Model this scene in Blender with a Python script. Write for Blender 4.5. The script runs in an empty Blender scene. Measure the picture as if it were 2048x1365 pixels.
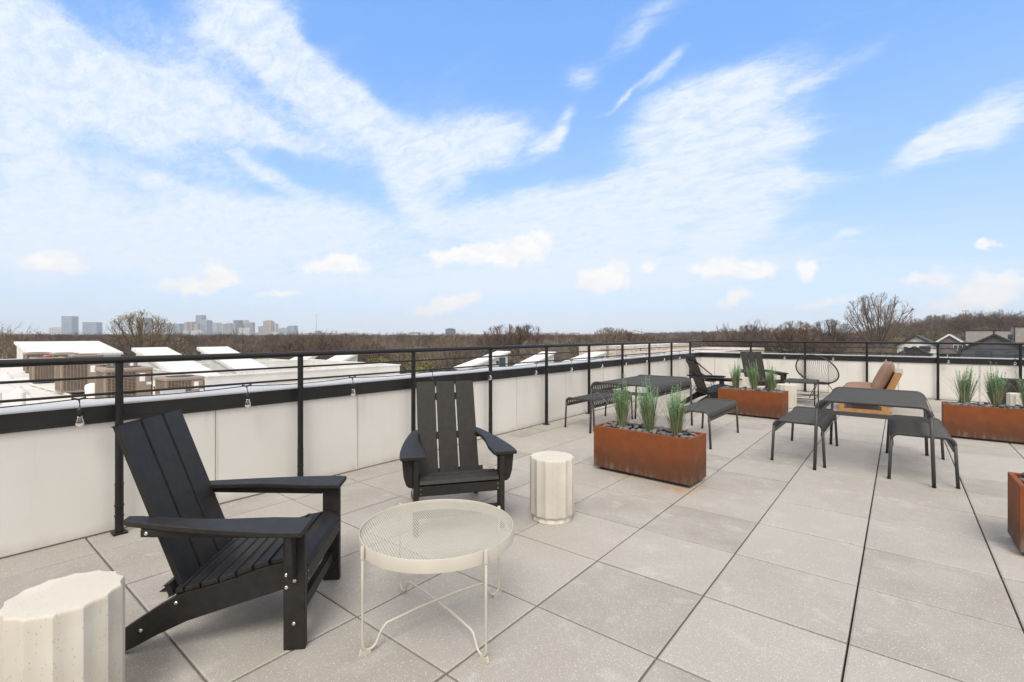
import bpy, math, random
from mathutils import Vector, Matrix
random.seed(7)
C = bpy.context.scene.collection
R = math.radians
PI = math.pi

# ------------------------------------------------------------------ camera
HC = 1.335                      # eye height above the deck
FPX = 962.6                     # focal length in pixels of the 2048 px photograph
TH = R(38.87)                   # heading, left of +y
cam = bpy.data.cameras.new('camera')
cam.sensor_width = 36; cam.lens = 36*FPX/2048
cam.shift_y = -12.5/2048
cam.clip_start = 0.05; cam.clip_end = 30000
camo = bpy.data.objects.new('camera', cam); C.objects.link(camo)
camo.location = (0, 0, HC); camo.rotation_euler = (R(90), 0, TH)
bpy.context.scene.camera = camo

def at(px, d):                  # ground position seen in column px of the photo at depth d
    l = (px-1024)/FPX*d
    return (-math.sin(TH)*d+math.cos(TH)*l, math.cos(TH)*d+math.sin(TH)*l)
def hz(py, d): return HC-(py-670)*d/FPX
def yat(px, X):                 # y on the plane x=X seen in column px
    a = TH-math.atan((px-1024)/FPX)
    return -X/math.tan(a)

# ------------------------------------------------------------------ world
SUN_EL, SUN_AZ = R(52), R(150)  # azimuth measured from +y towards +x
EXPO = 0.95
HAZE = 1.5e-4
sc = bpy.context.scene
sc.view_settings.view_transform = 'Standard'; sc.view_settings.look = 'None'
sc.view_settings.gamma = 1; sc.view_settings.exposure = EXPO
w = bpy.data.worlds.new("World"); sc.world = w; w.use_nodes = True
nt = w.node_tree; nt.nodes.clear()
def N(t, **k):
    n = nt.nodes.new(t)
    for a, b in k.items(): setattr(n, a, b)
    return n
def L(a, b): nt.links.new(a, b)
def M(op, a, b=None, c=None, clamp=False):
    n = N('ShaderNodeMath', operation=op); n.use_clamp = clamp
    for i, v in enumerate((a, b, c)):
        if v is None: continue
        if isinstance(v, (int, float)): n.inputs[i].default_value = v
        else: L(v, n.inputs[i])
    return n.outputs[0]
sky = N('ShaderNodeTexSky', sky_type='NISHITA'); sky.sun_disc = False
sky.sun_elevation = SUN_EL; sky.sun_rotation = SUN_AZ; sky.altitude = 100
sky.air_density = 1.0; sky.dust_density = 0.6; sky.ozone_density = 1.6
tc = N('ShaderNodeTexCoord'); sp = N('ShaderNodeSeparateXYZ'); L(tc.outputs['Generated'], sp.inputs[0])
X_, Y_, Z_ = sp.outputs
AZ = M('ARCTAN2', X_, Y_)                        # radians from +y towards +x
EL = M('ARCSINE', Z_)
azel = N('ShaderNodeCombineXYZ'); L(AZ, azel.inputs[0]); L(EL, azel.inputs[1])
den = M('ADD', M('MAXIMUM', Z_, 0.0), 0.16)      # flattened cloud-deck coordinates
deck = N('ShaderNodeCombineXYZ'); L(M('DIVIDE', X_, den), deck.inputs[0]); L(M('DIVIDE', Y_, den), deck.inputs[1])
def noise(vec, scale, detail, rough, dist=0.0, sc3=(1, 1, 1), rot=0.0):
    mp = N('ShaderNodeMapping'); mp.inputs['Scale'].default_value = sc3; mp.inputs['Rotation'].default_value = (0, 0, rot)
    L(vec, mp.inputs[0])
    n = N('ShaderNodeTexNoise'); n.inputs['Scale'].default_value = scale; n.inputs['Detail'].default_value = detail
    n.inputs['Roughness'].default_value = rough; n.inputs['Distortion'].default_value = dist
    L(mp.outputs[0], n.inputs['Vector']); return n.outputs['Fac']
def px2azel(px, py):
    u = (px-1024)/FPX; v = (670-py)/FPX
    return math.atan(u)-TH, math.atan(v/math.hypot(1, u))
def blob(vec, px, py, rx, ry, rot, soft=0.0):
    a, e = px2azel(px, py)
    u = (px-1024)/FPX; v = (670-py)/FPX
    sa = 1/(1+u*u)/FPX; se = math.cos(e)/math.hypot(1, u)/FPX
    mp = N('ShaderNodeMapping', vector_type='TEXTURE')
    mp.inputs['Location'].default_value = (a, e, 0); mp.inputs['Rotation'].default_value = (0, 0, R(rot))
    mp.inputs['Scale'].default_value = (rx*sa, ry*se, 1)
    L(vec, mp.inputs[0])
    ln = N('ShaderNodeVectorMath', operation='LENGTH'); L(mp.outputs[0], ln.inputs[0])
    mr = N('ShaderNodeMapRange', interpolation_type='SMOOTHSTEP')
    mr.inputs['From Min'].default_value = 1.35; mr.inputs['From Max'].default_value = soft
    L(ln.outputs['Value'], mr.inputs[0]); return mr.outputs[0]
# warp the az/el coordinates a little so that the outlines fray
wn = N('ShaderNodeTexNoise'); wn.inputs['Scale'].default_value = 5; wn.inputs['Detail'].default_value = 8; L(tc.outputs['Generated'], wn.inputs['Vector'])
wsub = N('ShaderNodeVectorMath', operation='MULTIPLY_ADD'); L(wn.outputs['Color'], wsub.inputs[0])
wsub.inputs[1].default_value = (0.11, 0.09, 0); wsub.inputs[2].default_value = (-.055, -.045, 0)
wadd = N('ShaderNodeVectorMath', operation='ADD'); L(azel.outputs[0], wadd.inputs[0]); L(wsub.outputs[0], wadd.inputs[1])
VW = wadd.outputs[0]
def addup(vec, lst, gx=1.0):
    acc = None
    for (px, py, rx, ry, rot, s) in lst:
        b = blob(vec, px, py, rx*gx, ry*gx, rot)
        b = M('MULTIPLY', b, s)
        acc = b if acc is None else M('ADD', acc, b)
    return acc
cirrus = addup(VW, [
    (-60, 80, 260, 190, 0, .95), (160, 130, 230, 90, -24, .75), (330, 190, 260, 60, -22, .62), (520, 60, 110, 90, 0, .85), (560, 130, 220, 70, -20, .6),
    (480, 250, 210, 34, -14, .5), (740, 270, 210, 70, -20, .72), (900, 300, 150, 78, 4, .85), (1030, 290, 90, 55, 12, .6), (1115, 262, 62, 20, 48, .65),
    (90, 320, 210, 80, -12, .75), (30, 450, 260, 110, 0, .75), (330, 470, 300, 80, 0, .72), (540, 355, 100, 20, -26, .6), (300, 370, 90, 26, -10, .4), (640, 460, 260, 60, 0, .7),
    (830, 400, 80, 45, -30, .55), (960, 440, 200, 60, 0, .65), (760, 560, 950, 70, 0, .62), (1300, 520, 500, 60, 0, .5),
    (1370, 220, 150, 80, 18, .8), (1500, 190, 170, 60, 10, .6), (1640, 170, 110, 20, 10, .3), (1420, 300, 230, 80, 4, .75), (1570, 300, 90, 50, 0, .35), (1540, 380, 150, 34, 4, .7), (1230, 380, 260, 50, 8, .7), (1260, 440, 350, 66, 3, .85), (1480, 460, 120, 34, 14, .6),
    (400, 140, 230, 60, -28, .5), (640, 300, 150, 60, -28, .4), (300, 280, 300, 90, -14, .5), (200, 210, 200, 60, -10, .35), (600, 130, 130, 70, -30, .55), (700, 200, 120, 50, -20, .4), (520, 430, 260, 50, 0, .35), (1960, 260, 180, 52, 24, 1.0), (1830, 315, 110, 34, 24, .75),
    (1340, 125, 62, 15, 34, .6), (1260, 185, 80, 7, 28, .5), (1290, 60, 100, 36, 30, .38), (1175, 158, 50, 26, 0, .42),
    (1760, 105, 80, 22, 5, .33), (1710, 475, 50, 8, 18, .5), (1950, 560, 260, 60, 0, .45)])
n1 = noise(deck.outputs[0], 2.3, 7, .62, .7, (1, 2.2, 1), R(25))
n2 = noise(deck.outputs[0], 11, 6, .64, .8, (1, 1.7, 1), R(-30))
n3 = noise(deck.outputs[0], 42, 3, .6, 1.5, (1, 2.2, 1), R(62))
def smooth(v, a, b, c=0., d=1.):
    m = N('ShaderNodeMapRange', interpolation_type='SMOOTHSTEP'); L(v, m.inputs[0])
    for i, q in enumerate((a, b, c, d)): m.inputs[i+1].default_value = q
    return m.outputs[0]
body = smooth(M('ADD', cirrus, M('MULTIPLY', M('SUBTRACT', n1, .5), .8)), .0, .80)
tex = smooth(M('ADD', M('MULTIPLY', n2, .7), M('MULTIPLY', n3, .3)), .34, .63)
# thin parts break into flecks, thick parts stay closed
cir = M('MULTIPLY', body, M('ADD', M('MULTIPLY', tex, M('SUBTRACT', 1.0, M('MULTIPLY', body, .62))), M('MULTIPLY', body, .60)), clamp=True)
# fair-weather cumulus low over the horizon
w2 = N('ShaderNodeTexNoise'); w2.inputs['Scale'].default_value = 16; w2.inputs['Detail'].default_value = 7; w2.inputs['Roughness'].default_value = .58
L(tc.outputs['Generated'], w2.inputs['Vector'])
w2s = N('ShaderNodeVectorMath', operation='MULTIPLY_ADD'); L(w2.outputs['Color'], w2s.inputs[0])
w2s.inputs[1].default_value = (.085, .055, 0); w2s.inputs[2].default_value = (-.0425, -.0275, 0)
w2a = N('ShaderNodeVectorMath', operation='ADD'); L(azel.outputs[0], w2a.inputs[0]); L(w2s.outputs[0], w2a.inputs[1])
CUM = [(105, 532, 84, 24, 0, 1), (380, 572, 70, 20, 14, 1), (440, 545, 38, 26, 30, .9),
       (680, 530, 72, 24, 0, .95), (565, 588, 52, 9, 2, .75), (930, 510, 72, 22, 0, 1), (1050, 497, 66, 34, 22, 1.1),
       (1212, 555, 58, 30, 10, 1.1), (1304, 530, 22, 16, 0, .95), (1435, 535, 62, 24, 4, 1), (1515, 543, 38, 20, 0, .9),
       (1615, 538, 34, 26, 10, .9), (1470, 600, 40, 18, 22, .8), (1980, 492, 26, 22, 10, 1), (1860, 556, 66, 20, 12, .7), (1990, 580, 110, 34, 8, .85),
       (1640, 615, 90, 16, 6, .7), (870, 615, 60, 18, 10, 1), (940, 596, 34, 11, 25, .9), (1900, 610, 90, 20, 0, .6)]
cum = M('ADD', addup(w2a.outputs[0], CUM, 1.25), M('MULTIPLY', M('SUBTRACT', noise(tc.outputs['Generated'], 42, 5, .62), .5), 1.0))
mr2 = N('ShaderNodeMapRange', interpolation_type='SMOOTHSTEP'); L(cum, mr2.inputs[0])
mr2.inputs['From Min'].default_value = .26; mr2.inputs['From Max'].default_value = .78; mr2.inputs['To Max'].default_value = 1.0
cumf = mr2.outputs[0]
# clear-air colour: the physical sky, thickened towards a pale horizon
rp = N('ShaderNodeValToRGB'); L(M('DIVIDE', EL, .7, clamp=True), rp.inputs[0]); el_ = rp.color_ramp.elements
el_[0].position = 0; el_[0].color = (.60, .675, .79, 1); el_[1].position = 1; el_[1].color = (.17, .385, .84, 1)
for p, c in ((.14, (.54, .655, .82, 1)), (.40, (.34, .55, .86, 1)), (.7, (.21, .43, .86, 1))): x_ = el_.new(p); x_.color = c
air = N('ShaderNodeVectorMath', operation='SCALE'); L(rp.outputs[0], air.inputs[0]); air.inputs['Scale'].default_value = 5
tint = N('ShaderNodeMix', data_type='RGBA', blend_type='MULTIPLY'); tint.inputs[0].default_value = 1
L(sky.outputs[0], tint.inputs[6]); tint.inputs[7].default_value = (.9, 1.1, 1.45, 1)
def mixc(fac, a, col):
    m = N('ShaderNodeMix', data_type='RGBA'); L(a, m.inputs[6])
    if isinstance(fac, float): m.inputs[0].default_value = fac
    else: L(fac, m.inputs[0])
    if isinstance(col, tuple): m.inputs[7].default_value = col
    else: L(col, m.inputs[7])
    return m.outputs[2]
c0 = mixc(.82, tint.outputs[2], air.outputs[0])
c1 = mixc(cir, c0, (3.80, 4.12, 4.50, 1))
puff = N('ShaderNodeMix', data_type='RGBA'); L(smooth(noise(tc.outputs['Generated'], 24, 4, .6, .5, (1, 1, 1.6)), .40, .58), puff.inputs[0])
puff.inputs[6].default_value = (4.20, 4.28, 4.40, 1); puff.inputs[7].default_value = (4.60, 4.55, 4.50, 1)
c2 = mixc(cumf, c1, puff.outputs[2])
# unseen warm cloud added overhead and behind the viewer to warm the light
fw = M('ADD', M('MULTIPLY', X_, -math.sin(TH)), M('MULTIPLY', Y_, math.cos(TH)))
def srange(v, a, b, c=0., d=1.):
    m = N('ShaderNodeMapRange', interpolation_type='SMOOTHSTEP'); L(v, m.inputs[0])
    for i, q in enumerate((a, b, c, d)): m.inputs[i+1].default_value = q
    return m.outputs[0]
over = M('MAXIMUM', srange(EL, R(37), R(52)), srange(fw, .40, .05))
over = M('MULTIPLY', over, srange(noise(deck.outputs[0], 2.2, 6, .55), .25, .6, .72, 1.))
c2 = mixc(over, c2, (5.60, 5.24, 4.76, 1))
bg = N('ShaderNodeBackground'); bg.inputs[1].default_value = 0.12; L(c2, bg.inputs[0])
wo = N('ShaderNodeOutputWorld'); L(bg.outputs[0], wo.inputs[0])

sun = bpy.data.lights.new('sun', 'SUN'); sun.energy = 1.35; sun.angle = R(24); sun.color = (1, .95, .87)
suno = bpy.data.objects.new('sun', sun); C.objects.link(suno)
sd = Vector((math.sin(SUN_AZ)*math.cos(SUN_EL), math.cos(SUN_AZ)*math.cos(SUN_EL), math.sin(SUN_EL)))
suno.rotation_euler = sd.to_track_quat('Z', 'Y').to_euler(); suno.location = (3, -5, 20)

# ------------------------------------------------------------------ mesh helpers
class MB:
    def __init__(s): s.v = []; s.f = []; s.m = []; s.cur = 0
    def add(s, vs, fs):
        o = len(s.v); s.v += [tuple(v) for v in vs]; s.f += [tuple(i+o for i in f) for f in fs]; s.m += [s.cur]*len(fs); return s
    def box(s, x0, x1, y0, y1, z0, z1, rz=0, piv=None):
        vs = [(x, y, z) for z in (z0, z1) for x, y in ((x0, y0), (x1, y0), (x1, y1), (x0, y1))]
        if rz:
            px, py = piv or ((x0+x1)/2, (y0+y1)/2); c, n = math.cos(rz), math.sin(rz)
            vs = [(px+(x-px)*c-(y-py)*n, py+(x-px)*n+(y-py)*c, z) for x, y, z in vs]
        return s.add(vs, [(3, 2, 1, 0), (4, 5, 6, 7), (0, 1, 5, 4), (1, 2, 6, 5), (2, 3, 7, 6), (3, 0, 4, 7)])
    def ribbon(s, pts, t, a0, a1, axis='y'):
        """thick strip following 2-D points (p,q); extruded from a0 to a1 along the axis"""
        n = len(pts); P = [Vector(p) for p in pts]; out = []; inn = []
        for i in range(n):
            d = (P[min(i+1, n-1)]-P[max(i-1, 0)]).normalized(); nr = Vector((-d.y, d.x))
            out.append(P[i]+nr*t/2); inn.append(P[i]-nr*t/2)
        def cv(p, a): return (p.x, a, p.y) if axis == 'y' else (a, p.x, p.y)
        vs = []
        for i in range(n): vs += [cv(out[i], a0), cv(out[i], a1), cv(inn[i], a1), cv(inn[i], a0)]
        fs = []
        for i in range(n-1):
            b = 4*i
            for k in range(4): fs.append((b+k, b+(k+1) % 4, b+4+(k+1) % 4, b+4+k))
        fs += [(0, 1, 2, 3), (4*n-1, 4*n-2, 4*n-3, 4*n-4)]
        return s.add(vs, fs)
    def prism(s, poly, a0, a1, axis='x'):
        """2-D polygon (y,z) extruded along x, (x,z) along y, or (x,y) along z"""
        def cv(p, a): return {'x': (a, p[0], p[1]), 'y': (p[0], a, p[1]), 'z': (p[0], p[1], a)}[axis]
        n = len(poly); vs = [cv(p, a0) for p in poly]+[cv(p, a1) for p in poly]
        return s.add(vs, [tuple(range(n))[::-1], tuple(range(n, 2*n))]+[(i, (i+1) % n, n+(i+1) % n, n+i) for i in range(n)])
    def tube(s, pts, r, n=8, closed=False, cap=True):
        P = [Vector(p) for p in pts]; k = len(P); rr = r if isinstance(r, (list, tuple)) else [r]*k
        up = None; vs = []
        for i in range(k):
            if closed: d = P[(i+1) % k]-P[i-1]
            else: d = P[min(i+1, k-1)]-P[max(i-1, 0)]
            if d.length < 1e-9: d = Vector((0, 0, 1))
            d.normalize()
            if up is None: up = d.orthogonal().normalized()
            up = (up-d*up.dot(d))
            up = up.normalized() if up.length > 1e-6 else d.orthogonal().normalized()
            sd_ = d.cross(up)
            for j in range(n):
                a = 2*PI*j/n; vs.append(P[i]+(up*math.cos(a)+sd_*math.sin(a))*rr[i])
        fs = []
        for i in range(k if closed else k-1):
            b = i*n; c = ((i+1) % k)*n
            for j in range(n): fs.append((b+j, b+(j+1) % n, c+(j+1) % n, c+j))
        if cap and not closed: fs += [tuple(range(n))[::-1], tuple((k-1)*n+j for j in range(n))]
        return s.add(vs, fs)
    def lathe(s, prof, n=24, c=(0, 0, 0), flute=None):
        vs = []; fs = []; k = len(prof)
        for (r, z) in prof:
            for j in range(n):
                a = 2*PI*j/n; q = flute(a, r, z) if flute else r
                vs.append((c[0]+q*math.cos(a), c[1]+q*math.sin(a), c[2]+z))
        for i in range(k-1):
            for j in range(n): fs.append((i*n+j, i*n+(j+1) % n, (i+1)*n+(j+1) % n, (i+1)*n+j))
        fs += [tuple(range(n))[::-1], tuple((k-1)*n+j for j in range(n))]
        return s.add(vs, fs)
    def build(s, name, mat, parent=None, smooth=False, bevel=0, seg=2, loc=None):
        me = bpy.data.meshes.new(name); me.from_pydata(s.v, [], s.f); me.validate()
        mats = mat if isinstance(mat, (list, tuple)) else [mat]
        for m in mats: me.materials.append(m)
        if len(mats) > 1: me.polygons.foreach_set('material_index', s.m[:len(me.polygons)])
        if smooth: me.polygons.foreach_set('use_smooth', [True]*len(me.polygons))
        o = bpy.data.objects.new(name, me); C.objects.link(o)
        if parent: o.parent = parent
        if loc: o.location = loc
        if bevel:
            b = o.modifiers.new('bevel', 'BEVEL'); b.width = bevel; b.segments = seg; b.limit_method = 'ANGLE'; b.angle_limit = R(40)
        if smooth and smooth != 'all':
            bpy_smooth(me)
        return o
def bpy_smooth(me):
    try: me.set_sharp_from_angle(angle=R(38))
    except Exception: pass
def tag(o, label, cat, group=None, kind=None):
    if label: o['label'] = label
    if cat: o['category'] = cat
    if group: o['group'] = group
    if kind: o['kind'] = kind
    return o
def empty(name, loc=(0, 0, 0), rz=0, label=None, cat=None, group=None):
    o = bpy.data.objects.new(name, None); C.objects.link(o); o.location = loc; o.rotation_euler = (0, 0, rz)
    o.empty_display_size = .1
    return tag(o, label, cat, group)
def structure(o): o['kind'] = 'structure'; return o
def dup(src, loc=None, rz=None, label=None, scale=None, group=None, parent=None):
    c = src.copy(); C.objects.link(c)
    if parent is not None: c.parent = parent
    if loc is not None: c.location = loc
    if rz is not None: c.rotation_euler = (0, 0, rz)
    if label: c['label'] = label
    if group: c['group'] = group
    if scale is not None: c.scale = (scale,)*3 if isinstance(scale, (int, float)) else scale
    for ch in list(src.children): dup(ch, parent=c)
    return c
def arc(cx, cz, r, a0, a1, n):
    return [(cx+r*math.cos(R(a0+(a1-a0)*i/n)), cz+r*math.sin(R(a0+(a1-a0)*i/n))) for i in range(n+1)]

# ------------------------------------------------------------------ materials
def mat(name, col, rough=.6, metal=0.0, var=.12, vs=6.0, bump=0.0, bs=60.0, objrand=0.0, spec=.5, col2=None, cs=3.0, detail=6):
    m = bpy.data.materials.new(name); m.use_nodes = True; t = m.node_tree; b = t.nodes['Principled BSDF']
    b.inputs['Roughness'].default_value = rough; b.inputs['Metallic'].default_value = metal
    b.inputs['Specular IOR Level'].default_value = spec
    c = t.nodes.new('ShaderNodeTexCoord')
    n = t.nodes.new('ShaderNodeTexNoise'); n.inputs['Scale'].default_value = vs; n.inputs['Detail'].default_value = detail
    t.links.new(c.outputs['Object'], n.inputs['Vector'])
    mr = t.nodes.new('ShaderNodeMapRange'); mr.inputs['From Min'].default_value = .3; mr.inputs['From Max'].default_value = .7
    mr.inputs['To Min'].default_value = 1-var; mr.inputs['To Max'].default_value = 1+var
    t.links.new(n.outputs['Fac'], mr.inputs[0]); fac = mr.outputs[0]
    base = t.nodes.new('ShaderNodeRGB'); base.outputs[0].default_value = (*col, 1); cur = base.outputs[0]
    if col2:
        n2 = t.nodes.new('ShaderNodeTexNoise'); n2.inputs['Scale'].default_value = cs; n2.inputs['Detail'].default_value = 5
        t.links.new(c.outputs['Object'], n2.inputs['Vector'])
        r2 = t.nodes.new('ShaderNodeMapRange'); r2.inputs['From Min'].default_value = .42; r2.inputs['From Max'].default_value = .6
        t.links.new(n2.outputs['Fac'], r2.inputs[0])
        mx = t.nodes.new('ShaderNodeMix'); mx.data_type = 'RGBA'; t.links.new(r2.outputs[0], mx.inputs[0]); t.links.new(cur, mx.inputs[6]); mx.inputs[7].default_value = (*col2, 1); cur = mx.outputs[2]
    if objrand:
        oi = t.nodes.new('ShaderNodeObjectInfo'); m2 = t.nodes.new('ShaderNodeMapRange')
        m2.inputs['To Min'].default_value = 1-objrand; m2.inputs['To Max'].default_value = 1+objrand
        t.links.new(oi.outputs['Random'], m2.inputs[0]); mm = t.nodes.new('ShaderNodeMath'); mm.operation = 'MULTIPLY'
        t.links.new(fac, mm.inputs[0]); t.links.new(m2.outputs[0], mm.inputs[1]); fac = mm.outputs[0]
    vm = t.nodes.new('ShaderNodeVectorMath'); vm.operation = 'SCALE'; t.links.new(cur, vm.inputs[0]); t.links.new(fac, vm.inputs['Scale'])
    t.links.new(vm.outputs[0], b.inputs['Base Color'])
    if bump:
        n3 = t.nodes.new('ShaderNodeTexNoise'); n3.inputs['Scale'].default_value = bs; n3.inputs['Detail'].default_value = 3
        t.links.new(c.outputs['Object'], n3.inputs['Vector'])
        bp = t.nodes.new('ShaderNodeBump'); bp.inputs['Strength'].default_value = bump; bp.inputs['Distance'].default_value = .002
        t.links.new(n3.outputs['Fac'], bp.inputs['Height']); t.links.new(bp.outputs[0], b.inputs['Normal'])
    return m

class NT:                       # tiny helper to wire a custom material
    def __init__(s, name):
        s.m = bpy.data.materials.new(name); s.m.use_nodes = True; s.t = s.m.node_tree; s.b = s.t.nodes['Principled BSDF']
        s.tc = s.t.nodes.new('ShaderNodeTexCoord')
    def n(s, typ, ins=None, **k):
        x = s.t.nodes.new(typ)
        for a, b in k.items(): setattr(x, a, b)
        for a, b in (ins or {}).items():
            if hasattr(b, 'is_output'): s.t.links.new(b, x.inputs[a])
            else: x.inputs[a].default_value = b
        return x
    def mix(s, f, a, b, bt='MIX'):
        x = s.n('ShaderNodeMix', {0: f, 6: a, 7: b}, data_type='RGBA', blend_type=bt); return x.outputs[2]
    def rng(s, v, a, b, c=0., d=1., smooth=True):
        return s.n('ShaderNodeMapRange', {0: v, 1: a, 2: b, 3: c, 4: d}, interpolation_type='SMOOTHSTEP' if smooth else 'LINEAR').outputs[0]
    def noise(s, scale, detail=5, rough=.55, vec=None, dist=0.):
        return s.n('ShaderNodeTexNoise', {'Vector': vec or s.tc.outputs['Object'], 'Scale': scale, 'Detail': detail, 'Roughness': rough, 'Distortion': dist}).outputs['Fac']
    def math(s, op, a, b, clamp=False):
        x = s.n('ShaderNodeMath', {0: a, 1: b}, operation=op); x.use_clamp = clamp; return x.outputs[0]
    def col(s, c): s.t.links.new(c, s.b.inputs['Base Color'])
    def bump(s, h, st=.3, dist=.002):
        x = s.n('ShaderNodeBump', {'Height': h, 'Strength': st, 'Distance': dist}); s.t.links.new(x.outputs[0], s.b.inputs['Normal'])

# concrete pavers: speckled aggregate, cloudy blotches, tone per slab, rust stains
def paver_mat():
    q = NT('paver_concrete'); geo = q.n('ShaderNodeNewGeometry'); isl = geo.outputs['Random Per Island']
    base = q.mix(q.rng(isl, 0, 1, smooth=False), (.300, .277, .250, 1), (.420, .394, .362, 1))
    base = q.mix(q.rng(q.noise(2.2, 6, .6), .35, .7, 0, .7), base, (.435, .412, .382, 1))
    base = q.mix(q.rng(q.noise(5.0, 7, .65, dist=.4), .54, .70, 0, .5), base, (.52, .50, .47, 1))
    base = q.mix(q.rng(q.noise(.55, 3), .48, .72, 0, .45), base, (.33, .30, .27, 1))
    grain = q.noise(150, 3, .7)
    base = q.mix(q.rng(grain, .35, .65, 0, .42, False), base, (.25, .225, .20, 1))
    v = q.n('ShaderNodeTexVoronoi', {'Vector': q.tc.outputs['Object'], 'Scale': 210.}); sel = q.n('ShaderNodeSeparateColor', {0: v.outputs['Color']})
    dot = q.math('MULTIPLY', q.rng(v.outputs['Distance'], .40, .22), q.math('GREATER_THAN', sel.outputs[0], .84))
    base = q.mix(q.math('MULTIPLY', dot, .75), base, (.78, .77, .74, 1))
    v2 = q.n('ShaderNodeTexVoronoi', {'Vector': q.tc.outputs['Object'], 'Scale': 62.}); s2 = q.n('ShaderNodeSeparateColor', {0: v2.outputs['Color']})
    dot2 = q.math('MULTIPLY', q.rng(v2.outputs['Distance'], .15, .08), q.math('GREATER_THAN', s2.outputs[1], .90))
    base = q.mix(dot2, base, (.80, .79, .76, 1))
    rust = None
    for (x, y, rx, ry, s) in [(-1.50, 4.13, .19, .085, 1.), (-1.95, 4.19, .28, .045, .55), (-1.36, 4.30, .05, .22, .5), (-.60, 5.53, .05, .04, .6), (.21, 7.0, .06, .05, .6), (.30, 5.66, .05, .04, .3), (.56, 4.2, .06, .08, .6)]:
        mp = q.n('ShaderNodeMapping', {'Vector': q.tc.outputs['Object'], 'Location': (x, y, 0), 'Scale': (rx, ry, 1)}, vector_type='TEXTURE')
        ln = q.n('ShaderNodeVectorMath', {0: mp.outputs[0]}, operation='LENGTH')
        f = q.rng(ln.outputs['Value'], 1.3, .1, 0, s)
        rust = f if rust is None else q.math('MAXIMUM', rust, f)
    rust = q.math('MULTIPLY', rust, q.rng(q.noise(14, 6, .65), .36, .62))
    base = q.mix(rust, base, (.42, .21, .07, 1))
    q.col(base); q.b.inputs['Roughness'].default_value = .82; q.b.inputs['Specular IOR Level'].default_value = .3
    q.bump(q.math('ADD', grain, q.math('MULTIPLY', q.noise(40, 4), .6)), .35, .0015)
    return q.m
def corten_mat():
    q = NT('corten_steel'); o = q.tc.outputs['Object']; z = q.n('ShaderNodeSeparateXYZ', {0: o}).outputs[2]
    st = q.n('ShaderNodeMapping', {'Vector': o, 'Scale': (30, 30, 2.2)}).outputs[0]
    streak = q.noise(1., 5, .65, st)
    c = q.mix(q.rng(q.noise(9, 6, .6), .35, .7), (.180, .050, .014, 1), (.215, .062, .016, 1))
    c = q.mix(q.rng(q.noise(2.6, 5, .6), .42, .66, 0, .28), c, (.120, .040, .018, 1))
    # weathered brown zone with its own ragged edge over the lower half of the sheet
    zz = q.math('ADD', z, q.math('MULTIPLY', q.math('SUBTRACT', q.noise(6, 5, .6), .5), .34))
    c = q.mix(q.rng(zz, .33, .10, 0, .72), c, (.070, .034, .021, 1))
    lime = q.math('MULTIPLY', q.rng(zz, .15, .035, 0, .75), q.rng(streak, .42, .66))
    c = q.mix(lime, c, (.16, .13, .11, 1))
    c = q.mix(q.math('MULTIPLY', q.rng(q.noise(150, 2), .6, .75, 0, .35, False), 1.), c, (.30, .11, .035, 1))
    q.col(c); q.b.inputs['Roughness'].default_value = .75; q.b.inputs['Specular IOR Level'].default_value = .35
    q.bump(q.noise(120, 4), .25, .001); return q.m
def cast_mat():
    q = NT('cast_stone')
    c = q.mix(q.rng(q.noise(3.5, 5), .35, .7), (.54, .505, .44, 1), (.62, .59, .53, 1))
    v = q.n('ShaderNodeTexVoronoi', {'Vector': q.n('ShaderNodeMapping', {'Vector': q.tc.outputs['Object'], 'Scale': (1, 1, .75)}).outputs[0], 'Scale': 130.})
    s = q.n('ShaderNodeSeparateColor', {0: v.outputs['Color']})
    pit = q.math('MULTIPLY', q.rng(v.outputs['Distance'], .34, .16), q.math('GREATER_THAN', s.outputs[0], .84))
    c = q.mix(q.math('MULTIPLY', pit, .6), c, (.30, .26, .19, 1)); q.col(c)
    q.b.inputs['Roughness'].default_value = .7; q.bump(q.math('SUBTRACT', q.noise(90, 4), q.math('MULTIPLY', pit, 1.)), .3, .002); return q.m
def siding_mat(name, col, pitch=.15, rough=.6, vert=False):
    q = NT(name); s = q.n('ShaderNodeSeparateXYZ', {0: q.tc.outputs['Object']})
    z = q.math('DIVIDE', q.math('ADD', s.outputs[0], s.outputs[1]) if vert else s.outputs[2], pitch); fr = q.n('ShaderNodeMath', {0: z}, operation='FRACT').outputs[0]
    line = q.rng(fr, .0, .10, 1, 0, False)
    c = q.mix(q.rng(q.noise(1.2, 5), .3, .7), (*col, 1), tuple(x*.86 for x in col)+(1,))
    c = q.mix(q.math('MULTIPLY', line, .45), c, tuple(x*.35 for x in col)+(1,)); q.col(c); q.b.inputs['Roughness'].default_value = rough
    q.bump(fr, .5, .02); return q.m
def facade_mat(name, wall, glass, bw=4., bh=3.6, mort=.22, rough=.35):
    q = NT(name); s = q.n('ShaderNodeSeparateXYZ', {0: q.tc.outputs['Object']})
    u = q.math('ADD', s.outputs[0], s.outputs[1])
    cmb = q.n('ShaderNodeCombineXYZ', {0: u, 1: s.outputs[2]}).outputs[0]
    br = q.n('ShaderNodeTexBrick', {'Vector': cmb, 'Color1': (*glass, 1), 'Color2': tuple(x*.72 for x in glass)+(1,), 'Mortar': (*wall, 1), 'Scale': 1., 'Mortar Size': mort*bh/2, 'Brick Width': bw, 'Row Height': bh}, offset=0.)
    q.col(q.mix(q.rng(q.noise(.02, 3), .3, .7, 0, .3), br.outputs['Color'], (*wall, 1))); q.b.inputs['Roughness'].default_value = rough; return q.m
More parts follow.
